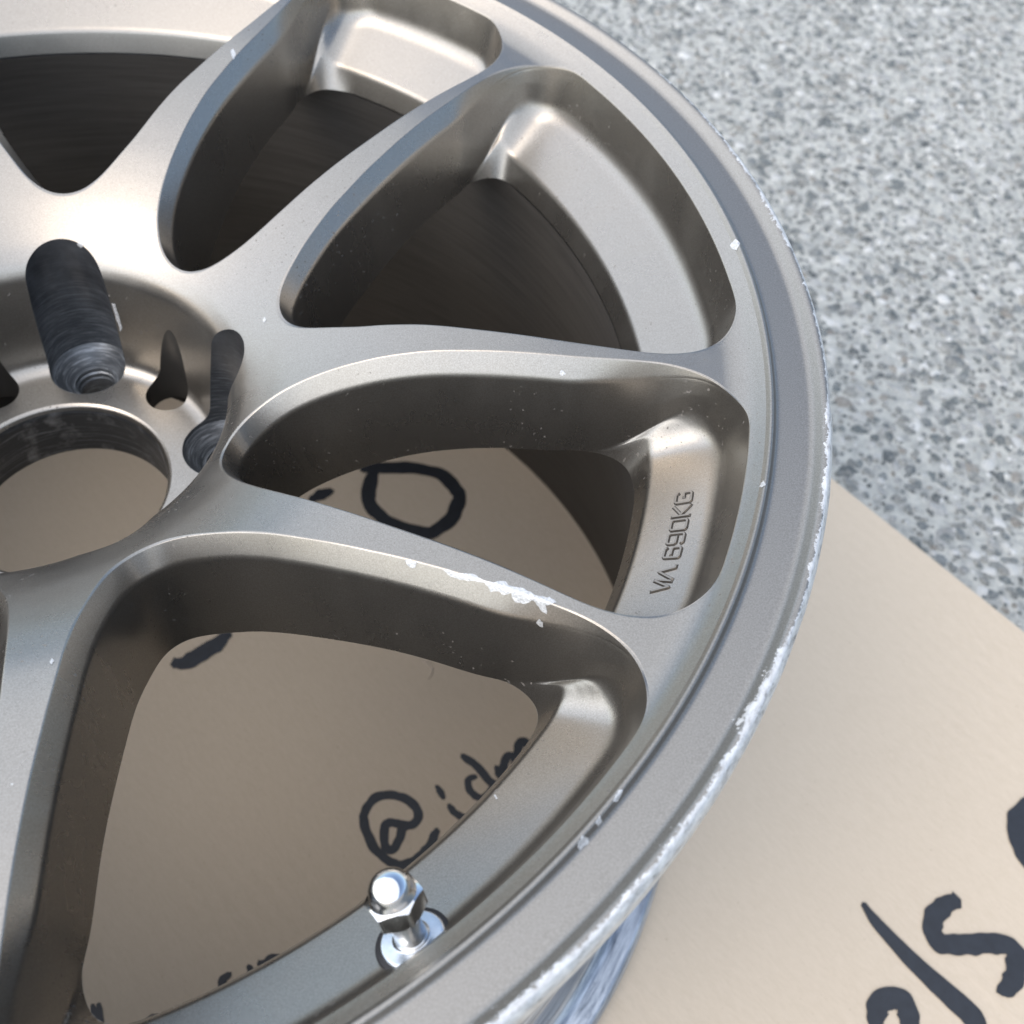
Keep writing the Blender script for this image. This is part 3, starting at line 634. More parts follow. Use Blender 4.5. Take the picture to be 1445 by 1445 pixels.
# ------------------------------------------------------------------ paint chips: bare metal flakes lying on the surface (units of 0.01 mm in the wheel's frame)
CHIPS = [[[[13261,-7077,24751],[13309,-7078,24765],[13360,-7071,24790],[13406,-7057,24803],[13468,-7112,24788],[13526,-7124,24800],[13576,-7148,24791],[13555,-7183,24733],[13550,-7217,24681],[13478,-7220,24640],[13413,-7204,24635],[13357,-7173,24653],[13317,-7147,24674],[13297,-7113,24709],[13311,-7095,24742],[13358,-7095,24767],[13355,-7123,24725],[13358,-7148,24692],[13402,-7096,24782],[13407,-7130,24738],[13403,-7163,24695],[13410,-7185,24659],[13435,-7107,24781],[13436,-7130,24752],[13446,-7163,24709],[13457,-7189,24676],[13489,-7140,24764],[13492,-7167,24730],[13493,-7187,24695],[13522,-7142,24777],[13528,-7172,24738],[13534,-7196,24708]],[[1,14,0],[13,0,14],[16,17,12],[11,12,17],[13,14,16],[16,12,13],[3,18,2],[15,2,18],[18,19,15],[2,15,1],[14,1,15],[16,14,15],[15,19,16],[17,16,19],[19,20,17],[11,17,20],[20,21,11],[21,10,11],[23,22,4],[4,26,23],[24,23,26],[25,24,28],[28,9,25],[27,29,30],[8,31,7],[29,5,6],[30,29,6],[6,7,30],[7,31,30],[26,4,5],[5,29,26],[29,27,26],[24,26,27],[28,24,27],[27,30,28],[30,31,28],[31,8,28],[9,28,8],[4,22,3],[18,3,22],[19,18,22],[22,23,19],[23,24,19],[20,19,24],[21,20,24],[24,25,21],[10,21,25],[25,9,10]]],[[[14256,-7317,24856],[14334,-7321,24875],[14392,-7325,24885],[14457,-7346,24885],[14520,-7367,24887],[14596,-7405,24882],[14667,-7409,24895],[14722,-7415,24904],[14779,-7418,24905],[14848,-7405,24910],[14897,-7418,24914],[14947,-7406,24914],[15013,-7407,24920],[15082,-7429,24921],[15135,-7458,24924],[15165,-7502,24926],[15227,-7533,24928],[15300,-7567,24927],[15386,-7587,24931],[15444,-7595,24936],[15489,-7605,24935],[15549,-7623,24939],[15640,-7582,24943],[15708,-7558,24944],[15778,-7559,24948],[15847,-7555,24950],[15897,-7605,24953],[15938,-7675,24954],[16004,-7683,24955],[16049,-7698,24958],[16113,-7702,24961],[16174,-7713,24964],[16227,-7717,24966],[16282,-7715,24967],[16339,-7737,24969],[16402,-7786,24969],[16425,-7801,24971],[16491,-7812,24976],[16554,-7856,24977],[16591,-7898,24979],[16667,-7910,24982],[16719,-7925,24981],[16797,-7913,24981],[16846,-7927,24985],[16909,-7947,24986],[16975,-7919,24987],[17014,-7958,24987],[17088,-7982,24989],[17116,-8019,24992],[17163,-8065,24995],[17087,-8089,24989],[17021,-8122,24968],[16948,-8125,24917],[16894,-8117,24903],[16913,-8151,24837],[16953,-8203,24757],[16946,-8236,24669],[16887,-8212,24690],[16832,-8193,24694],[16772,-8156,24742],[16732,-8116,24800],[16671,-8084,24824],[16643,-8049,24873],[16579,-8016,24899],[16536,-8013,24881],[16479,-8034,24816],[16400,-8042,24759],[16340,-8040,24729],[16274,-8014,24740],[16207,-8012,24714],[16141,-7993,24717],[16098,-7959,24755],[16046,-7910,24809],[16038,-7888,24836],[16026,-7847,24898],[15975,-7854,24856],[15892,-7858,24813],[15849,-7867,24781],[15792,-7845,24789],[15723,-7797,24831],[15638,-7788,24802],[15583,-7779,24790],[15510,-7789,24738],[15474,-7746,24785],[15435,-7698,24837],[15373,-7665,24862],[15327,-7621,24899],[15281,-7614,24888],[15239,-7611,24879],[15145,-7592,24860],[15090,-7575,24860],[15034,-7567,24850],[14937,-7559,24810],[14897,-7556,24797],[14832,-7533,24805],[14790,-7524,24795],[14715,-7523,24771],[14649,-7497,24779],[14587,-7482,24767],[14514,-7462,24770],[14463,-7450,24761],[14389,-7410,24786],[14358,-7383,24811],[14313,-7357,24833],[14379,-7367,24843],[14427,-7366,24868],[14441,-7402,24819],[14444,-7438,24768],[14488,-7414,24829],[14492,-7449,24771],[14546,-7420,24838],[14557,-7456,24795],[14606,-7459,24815],[14662,-7432,24877],[14679,-7463,24841],[14687,-7503,24780],[14729,-7473,24843],[14727,-7502,24806],[14791,-7474,24875],[14794,-7509,24828],[14838,-7472,24890],[14848,-7513,24842],[14911,-7475,24905],[14906,-7519,24855],[14969,-7476,24915],[14957,-7531,24866],[14966,-7559,24824],[15024,-7462,24920],[15030,-7529,24899],[15080,-7532,24909],[15143,-7521,24921],[15133,-7573,24878],[15190,-7528,24924],[15199,-7580,24897],[15246,-7574,24916],[15371,-7637,24898],[15422,-7636,24916],[15441,-7676,24871],[15496,-7677,24896],[15494,-7721,24830],[15505,-7750,24798],[15538,-7684,24908],[15546,-7725,24854],[15558,-7762,24800],[15602,-7615,24943],[15595,-7682,24924],[15607,-7728,24873],[15620,-7767,24822],[15665,-7616,24943],[15661,-7694,24932],[15659,-7733,24896],[15663,-7772,24835],[15709,-7614,24946],[15715,-7673,24944],[15715,-7744,24903],[15727,-7779,24857],[15769,-7600,24949],[15766,-7685,24947],[15780,-7741,24933],[15788,-7786,24876],[15789,-7812,24831],[15831,-7597,24949],[15829,-7664,24949],[15829,-7746,24942],[15832,-7790,24891],[15852,-7819,24852],[15882,-7661,24952],[15886,-7730,24953],[15886,-7788,24915],[15904,-7825,24873],[15940,-7736,24956],[15953,-7797,24935],[15953,-7830,24883],[16007,-7716,24959],[16008,-7786,24952],[16058,-7791,24958],[16067,-7838,24927],[16081,-7871,24882],[16088,-7913,24817],[16119,-7783,24962],[16123,-7843,24947],[16123,-7881,24893],[16141,-7911,24848],[16133,-7943,24791],[16145,-7980,24745],[16177,-7785,24963],[16189,-7835,24963],[16191,-7889,24915],[16186,-7922,24859],[16188,-7958,24801],[16205,-7986,24758],[16243,-7776,24965],[16233,-7839,24963],[16237,-7898,24925],[16244,-7925,24877],[16252,-7960,24829],[16263,-7993,24770],[16282,-7756,24967],[16287,-7825,24970],[16298,-7895,24951],[16311,-7936,24897],[16316,-7970,24842],[16322,-8003,24784],[16316,-8031,24741],[16354,-7760,24970],[16359,-7824,24972],[16355,-7901,24963],[16352,-7941,24907],[16368,-7970,24871],[16372,-8004,24811],[16369,-8032,24757],[16406,-7817,24972],[16417,-7900,24973],[16412,-7947,24928],[16425,-7983,24878],[16429,-8008,24833],[16459,-7818,24973],[16470,-7878,24975],[16478,-7941,24961],[16483,-7988,24895],[16486,-8015,24849],[16526,-7886,24975],[16519,-7939,24973],[16528,-7996,24912],[16575,-7940,24979],[16581,-7996,24938],[16644,-7936,24978],[16646,-8004,24959],[16644,-8036,24907],[16687,-7938,24981],[16702,-7993,24976],[16707,-8047,24920],[16712,-8073,24877],[16754,-7925,24982],[16754,-7989,24985],[16750,-8049,24940],[16770,-8086,24884],[16765,-8109,24833],[16772,-8140,24770],[16818,-7991,24983],[16817,-8055,24962],[16810,-8085,24911],[16832,-8120,24858],[16827,-8145,24801],[16832,-8171,24745],[16875,-7979,24984],[16871,-8059,24977],[16871,-8097,24929],[16884,-8151,24818],[16885,-8180,24759],[16925,-7970,24987],[16934,-8044,24988],[16924,-8102,24946],[16945,-8214,24721],[16976,-7973,24987],[16985,-8033,24989],[16986,-8096,24977],[17046,-8029,24989],[17032,-8101,24984]],[[103,0,1],[2,105,104],[2,104,1],[103,1,104],[102,103,104],[104,101,102],[4,108,3],[106,3,108],[107,106,108],[108,109,107],[100,107,109],[109,99,100],[105,2,3],[3,106,105],[104,105,106],[101,104,106],[106,107,101],[107,100,101],[6,113,5],[113,112,5],[110,5,112],[111,110,112],[98,111,112],[112,97,98],[115,114,117],[117,96,115],[116,7,8],[7,116,114],[117,114,116],[96,117,95],[113,6,7],[7,114,113],[112,113,114],[97,112,114],[114,115,97],[115,96,97],[5,110,4],[108,4,110],[109,108,110],[99,109,110],[110,111,99],[111,98,99],[119,118,120],[9,10,120],[119,120,121],[94,119,121],[121,93,94],[12,124,11],[122,11,124],[124,125,122],[123,122,125],[92,123,125],[125,126,92],[11,122,10],[120,10,122],[121,120,122],[122,123,121],[93,121,123],[123,92,93],[128,127,129],[129,91,128],[131,89,90],[129,127,13],[131,90,129],[91,129,90],[130,14,15],[15,132,130],[133,16,134],[134,88,133],[132,15,16],[16,133,132],[129,13,14],[14,130,129],[131,129,130],[130,132,131],[132,133,131],[89,131,133],[133,88,89],[13,127,12],[124,12,127],[127,128,124],[125,124,128],[128,91,125],[126,125,91],[92,126,91],[9,120,8],[120,118,8],[116,8,118],[118,119,116],[117,116,119],[95,117,119],[119,94,95],[87,17,86],[135,18,136],[86,17,18],[18,135,86],[85,86,135],[135,136,85],[139,137,138],[83,139,140],[140,82,83],[136,18,19],[19,20,136],[20,138,136],[138,137,136],[85,136,137],[84,85,137],[137,139,84],[139,83,84],[144,145,21],[141,21,145],[142,141,145],[145,146,142],[143,142,146],[80,147,151],[150,149,154],[151,147,150],[150,154,151],[144,21,22],[22,148,144],[148,149,144],[145,144,149],[146,145,149],[149,150,146],[150,147,146],[143,146,147],[81,143,147],[147,80,81],[138,20,21],[21,141,138],[141,142,138],[139,138,142],[140,139,142],[142,143,140],[82,140,143],[143,81,82],[152,23,156],[153,152,156],[156,157,153],[162,163,158],[159,158,163],[163,164,159],[160,159,164],[156,23,24],[157,156,162],[162,158,157],[158,159,155],[159,160,155],[79,155,160],[78,79,160],[168,169,165],[76,165,169],[28,173,27],[170,27,173],[173,174,170],[174,171,170],[171,174,172],[161,25,26],[166,161,26],[26,27,166],[167,166,27],[27,170,167],[168,167,170],[170,171,168],[169,168,171],[171,172,169],[76,169,172],[172,75,76],[25,161,24],[156,24,161],[162,156,161],[161,166,162],[166,167,162],[163,162,167],[167,168,163],[164,163,168],[168,165,164],[160,164,165],[78,160,165],[77,78,165],[165,76,77],[148,22,23],[23,152,148],[152,153,148],[149,148,153],[154,149,153],[153,157,154],[157,158,154],[158,155,154],[151,154,155],[155,79,151],[80,151,79],[134,16,17],[17,87,134],[88,134,87],[175,176,74],[176,177,74],[73,74,177],[177,178,73],[72,73,178],[71,183,184],[70,71,184],[175,29,30],[30,179,175],[176,175,179],[179,180,176],[177,176,180],[180,181,177],[178,177,181],[183,71,178],[72,178,71],[188,182,187],[192,186,191],[185,31,32],[32,191,185],[191,186,185],[186,192,187],[192,193,187],[193,194,187],[188,187,194],[194,195,188],[189,188,195],[190,189,195],[195,196,190],[69,190,196],[179,30,31],[31,185,179],[180,179,185],[185,186,180],[186,187,180],[181,180,187],[187,182,181],[178,181,182],[183,178,182],[182,188,183],[188,189,183],[184,183,189],[189,190,184],[70,184,190],[190,69,70],[202,203,68],[207,200,206],[197,33,34],[206,200,199],[200,207,201],[207,208,201],[208,209,201],[202,201,209],[209,210,202],[203,202,210],[210,67,203],[68,203,67],[205,204,35],[35,211,205],[216,36,37],[37,217,216],[212,216,217],[217,218,212],[211,35,36],[36,216,211],[216,212,211],[205,211,212],[212,218,213],[218,219,213],[214,213,219],[215,214,219],[219,220,215],[220,65,215],[66,215,65],[35,204,34],[197,34,204],[198,197,204],[204,205,198],[199,198,205],[206,199,205],[205,212,206],[212,213,206],[207,206,213],[208,207,213],[213,214,208],[209,208,214],[214,215,209],[215,66,209],[210,209,66],[67,210,66],[33,197,32],[191,32,197],[197,198,191],[192,191,198],[198,199,192],[193,192,199],[194,193,199],[199,200,194],[195,194,200],[200,201,195],[196,195,201],[201,202,196],[202,68,196],[69,196,68],[222,221,224],[223,222,224],[224,225,223],[225,63,223],[64,223,63],[40,229,226],[40,226,39],[226,229,227],[221,38,39],[224,221,39],[39,226,224],[225,224,226],[226,227,225],[63,225,227],[227,228,63],[228,62,63],[231,230,235],[232,231,235],[238,59,60],[234,233,42],[42,233,41],[233,234,41],[230,41,234],[235,230,234],[241,236,235],[232,235,236],[236,237,232],[60,232,237],[238,60,237],[244,58,59],[229,40,41],[41,230,229],[227,229,230],[230,231,227],[228,227,231],[62,228,231],[231,232,62],[61,62,232],[232,60,61],[248,53,54],[44,245,43],[239,43,245],[245,246,239],[240,239,246],[247,240,246],[242,247,53],[53,248,242],[243,242,248],[248,54,249],[57,249,253],[253,56,57],[45,254,250],[251,250,254],[252,251,256],[256,52,252],[47,48,257],[50,257,48],[48,49,50],[47,257,46],[255,46,257],[258,255,257],[257,50,258],[51,258,50],[254,45,46],[46,255,254],[251,254,255],[256,251,255],[255,258,256],[258,51,256],[52,256,51],[45,250,44],[245,44,250],[250,251,245],[246,245,251],[251,252,246],[247,246,252],[53,247,252],[252,52,53],[249,54,55],[253,249,55],[56,253,55],[43,239,42],[234,42,239],[239,240,234],[235,234,240],[241,235,240],[240,247,241],[247,242,241],[236,241,242],[237,236,242],[242,243,237],[238,237,243],[59,238,243],[244,59,243],[243,248,244],[248,249,244],[58,244,249],[249,57,58],[38,221,37],[217,37,221],[218,217,221],[221,222,218],[219,218,222],[222,223,219],[223,64,219],[220,219,64],[65,220,64],[173,28,29],[29,175,173],[174,173,175],[175,74,174],[172,174,74],[75,172,74]]],[[[16713,-8301,24316],[16741,-8285,24407],[16782,-8269,24481],[16826,-8302,24424],[16877,-8317,24407],[16884,-8337,24313],[16898,-8355,24226],[16817,-8337,24224],[16765,-8321,24266],[16759,-8303,24355],[16751,-8314,24291],[16789,-8290,24428],[16800,-8307,24368],[16796,-8315,24322],[16841,-8323,24343],[16845,-8341,24266]],[[10,8,0],[2,11,1],[11,9,1],[0,1,9],[10,0,9],[9,13,10],[8,10,13],[5,14,4],[4,14,3],[12,3,14],[14,5,15],[5,6,15],[7,15,6],[11,2,3],[3,12,11],[9,11,12],[13,9,12],[12,14,13],[14,15,13],[15,7,13],[8,13,7]]],[[[21933,5432,25505],[21973,5482,25547],[22006,5514,25584],[22047,5525,25636],[22073,5553,25680],[22121,5492,25696],[22173,5414,25697],[22224,5366,25683],[22191,5267,25699],[22160,5184,25678],[22137,5163,25639],[22119,5103,25607],[22070,5164,25563],[22010,5232,25529],[21969,5329,25513],[21983,5399,25541],[22027,5465,25595],[22024,5429,25586],[22019,5368,25560],[22030,5277,25551],[22067,5440,25636],[22062,5392,25622],[22062,5313,25598],[22064,5253,25582],[22068,5202,25569],[22109,5390,25670],[22117,5325,25667],[22114,5280,25649],[22102,5216,25618],[22108,5159,25609],[22149,5299,25688]],[[0,1,15],[14,0,15],[15,18,14],[17,16,21],[21,22,17],[22,23,19],[23,24,19],[3,16,2],[1,2,16],[16,17,1],[15,1,17],[18,15,17],[17,22,18],[22,19,18],[14,18,19],[13,14,19],[19,24,13],[5,25,20],[6,7,30],[7,8,30],[8,9,30],[25,5,6],[6,30,25],[30,26,25],[26,30,27],[30,9,27],[28,27,9],[9,10,28],[29,28,10],[10,11,29],[12,29,11],[4,5,3],[5,20,3],[16,3,20],[21,16,20],[20,25,21],[25,26,21],[26,27,21],[22,21,27],[27,28,22],[23,22,28],[24,23,28],[28,29,24],[29,12,24],[13,24,12]]],[[[22268,-4276,25571],[22295,-4240,25595],[22314,-4164,25606],[22342,-4170,25635],[22362,-4126,25655],[22386,-4239,25696],[22414,-4300,25697],[22358,-4350,25693],[22309,-4369,25648],[22305,-4215,25601],[22306,-4281,25620],[22343,-4246,25657],[22338,-4302,25663],[22383,-4276,25698],[22371,-4315,25694]],[[1,9,10],[0,1,10],[10,8,0],[6,13,5],[13,6,14],[5,13,11],[13,14,11],[12,11,14],[7,12,14],[14,6,7],[4,5,3],[5,11,3],[2,3,11],[9,2,11],[11,12,9],[10,9,12],[8,10,12],[12,7,8],[9,1,2]]],[[[16867,198,24465],[16897,238,24534],[16923,261,24570],[16986,239,24540],[17018,221,24516],[17070,196,24476],[17003,174,24440],[16960,154,24407],[16922,173,24438],[16916,203,24480],[16965,204,24480],[16969,180,24450],[17015,203,24488]],[[0,1,9],[0,9,8],[4,5,12],[6,12,5],[10,3,4],[4,12,10],[11,10,12],[12,6,11],[1,2,3],[3,10,1],[9,1,10],[10,11,9],[8,9,11],[7,8,11],[11,6,7]]],[[[18567,-13342,25687],[18572,-13296,25695],[18599,-13261,25697],[18604,-13218,25698],[18637,-13175,25699],[18653,-13145,25699],[18679,-13079,25699],[18716,-13074,25696],[18771,-13049,25687],[18764,-13095,25671],[18755,-13132,25644],[18756,-13158,25608],[18722,-13215,25597],[18692,-13247,25615],[18684,-13284,25586],[18638,-13322,25611],[18603,-13290,25683],[18611,-13327,25661],[18634,-13217,25693],[18645,-13253,25676],[18637,-13279,25668],[18652,-13301,25615],[18672,-13135,25700],[18671,-13171,25692],[18673,-13208,25679],[18683,-13265,25613],[18709,-13129,25690],[18723,-13167,25658],[18721,-13192,25631]],[[1,2,16],[16,17,1],[0,1,17],[17,15,0],[4,18,3],[18,19,3],[2,3,19],[19,20,2],[16,2,20],[20,21,16],[17,16,21],[15,17,21],[21,14,15],[12,13,24],[8,9,7],[26,7,9],[9,10,26],[27,26,10],[10,11,27],[28,27,11],[7,26,6],[22,6,26],[23,22,26],[26,27,23],[24,23,27],[27,28,24],[12,24,28],[28,11,12],[6,22,5],[22,23,5],[4,5,23],[23,24,4],[18,4,24],[19,18,24],[24,13,19],[13,25,19],[20,19,25],[21,20,25],[14,21,25],[25,13,14]]],[[[18199,-13851,25683],[18211,-13811,25688],[18242,-13769,25691],[18267,-13716,25692],[18289,-13680,25698],[18310,-13721,25673],[18334,-13734,25621],[18360,-13748,25554],[18342,-13791,25542],[18307,-13822,25553],[18290,-13866,25535],[18244,-13857,25621],[18233,-13830,25667],[18267,-13749,25685],[18267,-13787,25663],[18273,-13811,25627],[18281,-13832,25583],[18317,-13761,25611],[18323,-13783,25570]],[[0,1,12],[12,11,0],[2,14,1],[12,1,14],[14,15,12],[15,16,12],[11,12,16],[16,10,11],[7,8,18],[3,4,5],[13,3,5],[5,6,13],[17,13,6],[6,7,17],[7,18,17],[18,8,9],[3,13,2],[14,2,13],[13,17,14],[17,18,14],[15,14,18],[18,9,15],[16,15,9],[10,16,9]]],[[[17849,-14315,25673],[17863,-14269,25688],[17902,-14239,25679],[17904,-14199,25692],[17934,-14144,25694],[17973,-14159,25673],[18034,-14145,25599],[18073,-14129,25554],[18084,-14149,25521],[18093,-14187,25491],[18093,-14220,25479],[18071,-14250,25481],[18034,-14265,25491],[17992,-14297,25502],[17974,-14324,25496],[17941,-14358,25503],[17928,-14399,25493],[17891,-14377,25526],[17861,-14375,25574],[17850,-14349,25636],[17872,-14296,25665],[17876,-14313,25635],[17897,-14334,25575],[17896,-14359,25546],[17910,-14273,25634],[17926,-14287,25585],[17923,-14322,25551],[17927,-14336,25526],[17949,-14184,25676],[17951,-14206,25655],[17955,-14233,25607],[17964,-14251,25573],[17969,-14276,25532],[17963,-14301,25519],[17983,-14192,25617],[17994,-14213,25566],[17993,-14235,25548],[17992,-14259,25521],[18023,-14171,25579],[18027,-14202,25537],[18029,-14226,25517],[18059,-14153,25542],[18062,-14185,25510],[18070,-14212,25494]],[[1,20,0],[2,24,1],[20,1,24],[0,20,21],[19,0,21],[21,22,19],[18,19,22],[22,23,18],[23,17,18],[26,25,33],[27,26,33],[3,29,2],[29,30,2],[24,2,30],[30,31,24],[31,25,24],[20,24,25],[21,20,25],[25,26,21],[22,21,26],[26,27,22],[23,22,27],[27,15,23],[17,23,15],[15,16,17],[35,39,36],[39,40,36],[37,36,40],[28,5,34],[13,32,37],[6,41,38],[41,42,38],[9,10,43],[11,43,10],[41,6,7],[7,8,41],[42,41,8],[8,9,42],[9,43,42],[6,38,5],[34,5,38],[35,34,38],[39,35,38],[38,42,39],[40,39,42],[42,43,40],[43,11,40],[11,12,40],[37,40,12],[13,37,12],[5,28,4],[3,4,28],[29,3,28],[28,34,29],[30,29,34],[34,35,30],[35,36,30],[31,30,36],[36,37,31],[37,32,31],[25,31,32],[33,25,32],[32,13,33],[13,14,33],[27,33,14],[15,27,14]]],[[[-316,7054,21609],[-248,7074,21701],[-199,7146,21755],[-183,7103,21725],[-131,7061,21685],[-79,7041,21669],[-24,7006,21639],[-110,6988,21571],[-195,7012,21475],[-222,7022,21519],[-303,7045,21546],[-235,7043,21675],[-259,7037,21594],[-167,7056,21680],[-196,7023,21626],[-115,7016,21650],[-61,7016,21647]],[[10,0,12],[0,1,11],[12,0,11],[11,14,12],[14,9,12],[10,12,9],[13,3,4],[16,5,6],[5,16,15],[7,15,16],[16,6,7],[5,15,4],[13,4,15],[1,2,3],[3,13,1],[11,1,13],[14,11,13],[13,15,14],[9,14,15],[15,7,9],[7,8,9]]],[[[7110,3464,22305],[7160,3548,22357],[7254,3416,22373],[7193,3336,22312],[7172,3492,22349],[7186,3405,22330]],[[3,0,5],[4,1,2],[1,4,0],[5,0,4],[4,2,5],[3,5,2]]],[[[3869,14762,24819],[3934,14887,24833],[4006,14781,24821],[4059,14661,24815],[4110,14537,24796],[4086,14474,24786],[4081,14382,24759],[4052,14297,24751],[4022,14379,24784],[3980,14462,24791],[3938,14568,24801],[3883,14681,24812],[3920,14770,24819],[3938,14678,24809],[4000,14695,24812],[4021,14597,24806],[4047,14526,24798]],[[11,0,12],[12,13,11],[10,11,13],[2,3,14],[15,14,3],[3,4,15],[16,15,4],[4,5,16],[12,0,1],[1,2,12],[2,14,12],[13,12,14],[14,15,13],[10,13,15],[15,16,10],[9,10,16],[16,5,9],[8,9,5],[5,6,8],[7,8,6]]],[[[739,6145,19802],[803,6138,19792],[894,6124,19787],[870,6111,19683],[893,6099,19640],[887,6081,19530],[893,6073,19468],[906,6061,19413],[923,6045,19324],[927,6032,19262],[924,6020,19178],[937,6006,19108],[932,5991,19010],[939,5981,18951],[955,5965,18876],[956,5954,18798],[919,5942,18705],[844,5934,18585],[830,5948,18666],[844,5962,18772],[826,5978,18833],[831,5987,18896],[811,6003,18991],[787,6019,19050],[781,6028,19125],[784,6044,19203],[788,6056,19292],[775,6072,19376],[771,6083,19448],[767,6096,19525],[747,6119,19648],[753,6133,19718],[767,6109,19583],[864,6118,19744],[816,6106,19602],[808,6093,19538],[815,6080,19470],[856,6079,19471],[846,6061,19380],[825,6056,19324],[819,6049,19251],[890,6041,19268],[874,6019,19119],[856,6006,19032],[904,6001,19037],[892,5988,18953],[887,5975,18886],[858,5968,18821],[854,5955,18731],[910,5951,18748]],[[31,0,1],[32,29,30],[35,36,28],[27,28,36],[31,1,33],[30,31,33],[32,30,34],[29,32,34],[34,35,29],[35,28,29],[5,6,37],[6,38,37],[26,39,40],[25,26,40],[33,1,2],[2,3,33],[30,33,3],[34,30,3],[3,4,34],[35,34,4],[4,5,35],[36,35,5],[5,37,36],[27,36,37],[37,38,27],[38,39,27],[39,26,27],[47,19,20],[8,9,41],[9,10,41],[42,41,10],[16,49,15],[44,11,12],[45,44,12],[12,13,45],[46,45,13],[13,14,46],[49,16,48],[18,48,16],[16,17,18],[42,10,11],[43,42,11],[11,44,43],[44,45,43],[22,43,45],[21,22,45],[45,46,21],[20,21,46],[47,20,46],[46,14,47],[14,15,47],[15,49,47],[19,47,49],[49,48,19],[48,18,19],[38,6,7],[39,38,7],[7,8,39],[8,41,39],[40,39,41],[25,40,41],[24,25,41],[41,42,24],[23,24,42],[42,43,23],[43,22,23]]],[[[5155,-10506,24144],[5163,-10470,24134],[5164,-10400,24112],[5220,-10448,24136],[5264,-10493,24155],[5242,-10549,24167],[5261,-10604,24182],[5195,-10568,24163],[5195,-10503,24148],[5214,-10553,24161],[5239,-10518,24158]],[[1,8,0],[8,9,0],[7,0,9],[10,3,4],[10,4,5],[2,3,1],[8,1,3],[3,10,8],[10,5,8],[9,8,5],[5,6,9],[7,9,6]]],[[[16046,-12047,22260],[16082,-12025,22267],[16120,-12101,22317],[16154,-12173,22360],[16108,-12183,22339],[16080,-12119,22305],[16090,-12083,22294],[16132,-12135,22337]],[[1,6,0],[5,0,6],[3,7,2],[7,3,4],[6,1,2],[5,6,2],[2,7,5],[7,4,5]]]]
def chips():
    for V, F in CHIPS:
        o = link('paint_chip', mesh('paint_chip', np.array(V) * 1e-5, F, scale=1, smooth=False), wheel, CHIP)
chips()

# ------------------------------------------------------------------ cardboard and its marker writing
def card_mat():
    m = M('kraft_cardboard'); c = m.coord()
    big = m.noise(c, 9, 4, .6); fib = m.noise(m.mapping(c, (260, 900, 300)), 1, 4, .7); sp = m.noise(c, 620, 2, .5)
    col = m.mix(big, (.465, .392, .298), (.51, .436, .338))
    col = m.mix(m.ramp(fib, [(.3, 0), (.7, 1)]), col, (.535, .458, .36))
    col = m.mix(m.ramp(sp, [(.70, 0), (.78, .5)]), col, (.30, .235, .175))
    w = m.n('ShaderNodeTexWave'); w.inputs['Scale'].default_value = 42; w.inputs['Distortion'].default_value = .8; w.inputs['Detail'].default_value = 1
    w.bands_direction = 'Y'; m.l(c, w.inputs['Vector'])
    hh = m.math('ADD', m.math('MULTIPLY', w.outputs[1], m.ramp(m.noise(c, 14, 2), [(.45, 0), (.7, 1)])), m.math('MULTIPLY', fib, .25))
    hh = m.math('ADD', hh, m.math('MULTIPLY', m.noise(c, 26, 3, .55), 1.6))
    m.set(Base_Color=col, Roughness=.85); m.b.inputs['Specular IOR Level'].default_value = .25
    m.bump(hh, .16, .0006)
    return m.m
CARD = card_mat()
def cardboard():
    L0, L1, W0, W1, r, th_ = -.62, .52, -.36, .3633, .012, .005
    ring = []
    for cx, cy, a0 in ((L1 - r, W1 - r, 0), (L0 + r, W1 - r, 90), (L0 + r, W0 + r, 180), (L1 - r, W0 + r, 270)):
        for a in np.linspace(a0, a0 + 90, 6): ring.append((cx + r * math.cos(math.radians(a)), cy + r * math.sin(math.radians(a))))
    ring = np.array(ring); n = len(ring); V = []; ctr = ring.mean(0)
    for ins, z in ((0, 0.0), (0, th_ - .0008), (.0008, th_)):
        d = nrm(ring - ctr); V += [(x, y, z) for x, y in ring - d * ins]
    F = []
    for k in (0, 1):
        for i in range(n): F.append((k * n + i, k * n + (i + 1) % n, (k + 1) * n + (i + 1) % n, (k + 1) * n + i))
    F.append(tuple(range(2 * n, 3 * n))); F.append(tuple(range(n))[::-1])
    me = mesh('cardboard_sheet', V, F, scale=1, smooth=False)
    o = link('cardboard_sheet', me, None, CARD)
    o.location = (0, 0, .001); o.rotation_euler = (0, 0, math.radians(-45))       # local y points to the far edge
    return o
card = cardboard()
tag(card, 'large flat brown cardboard sheet with black marker writing under the wheel', 'cardboard')
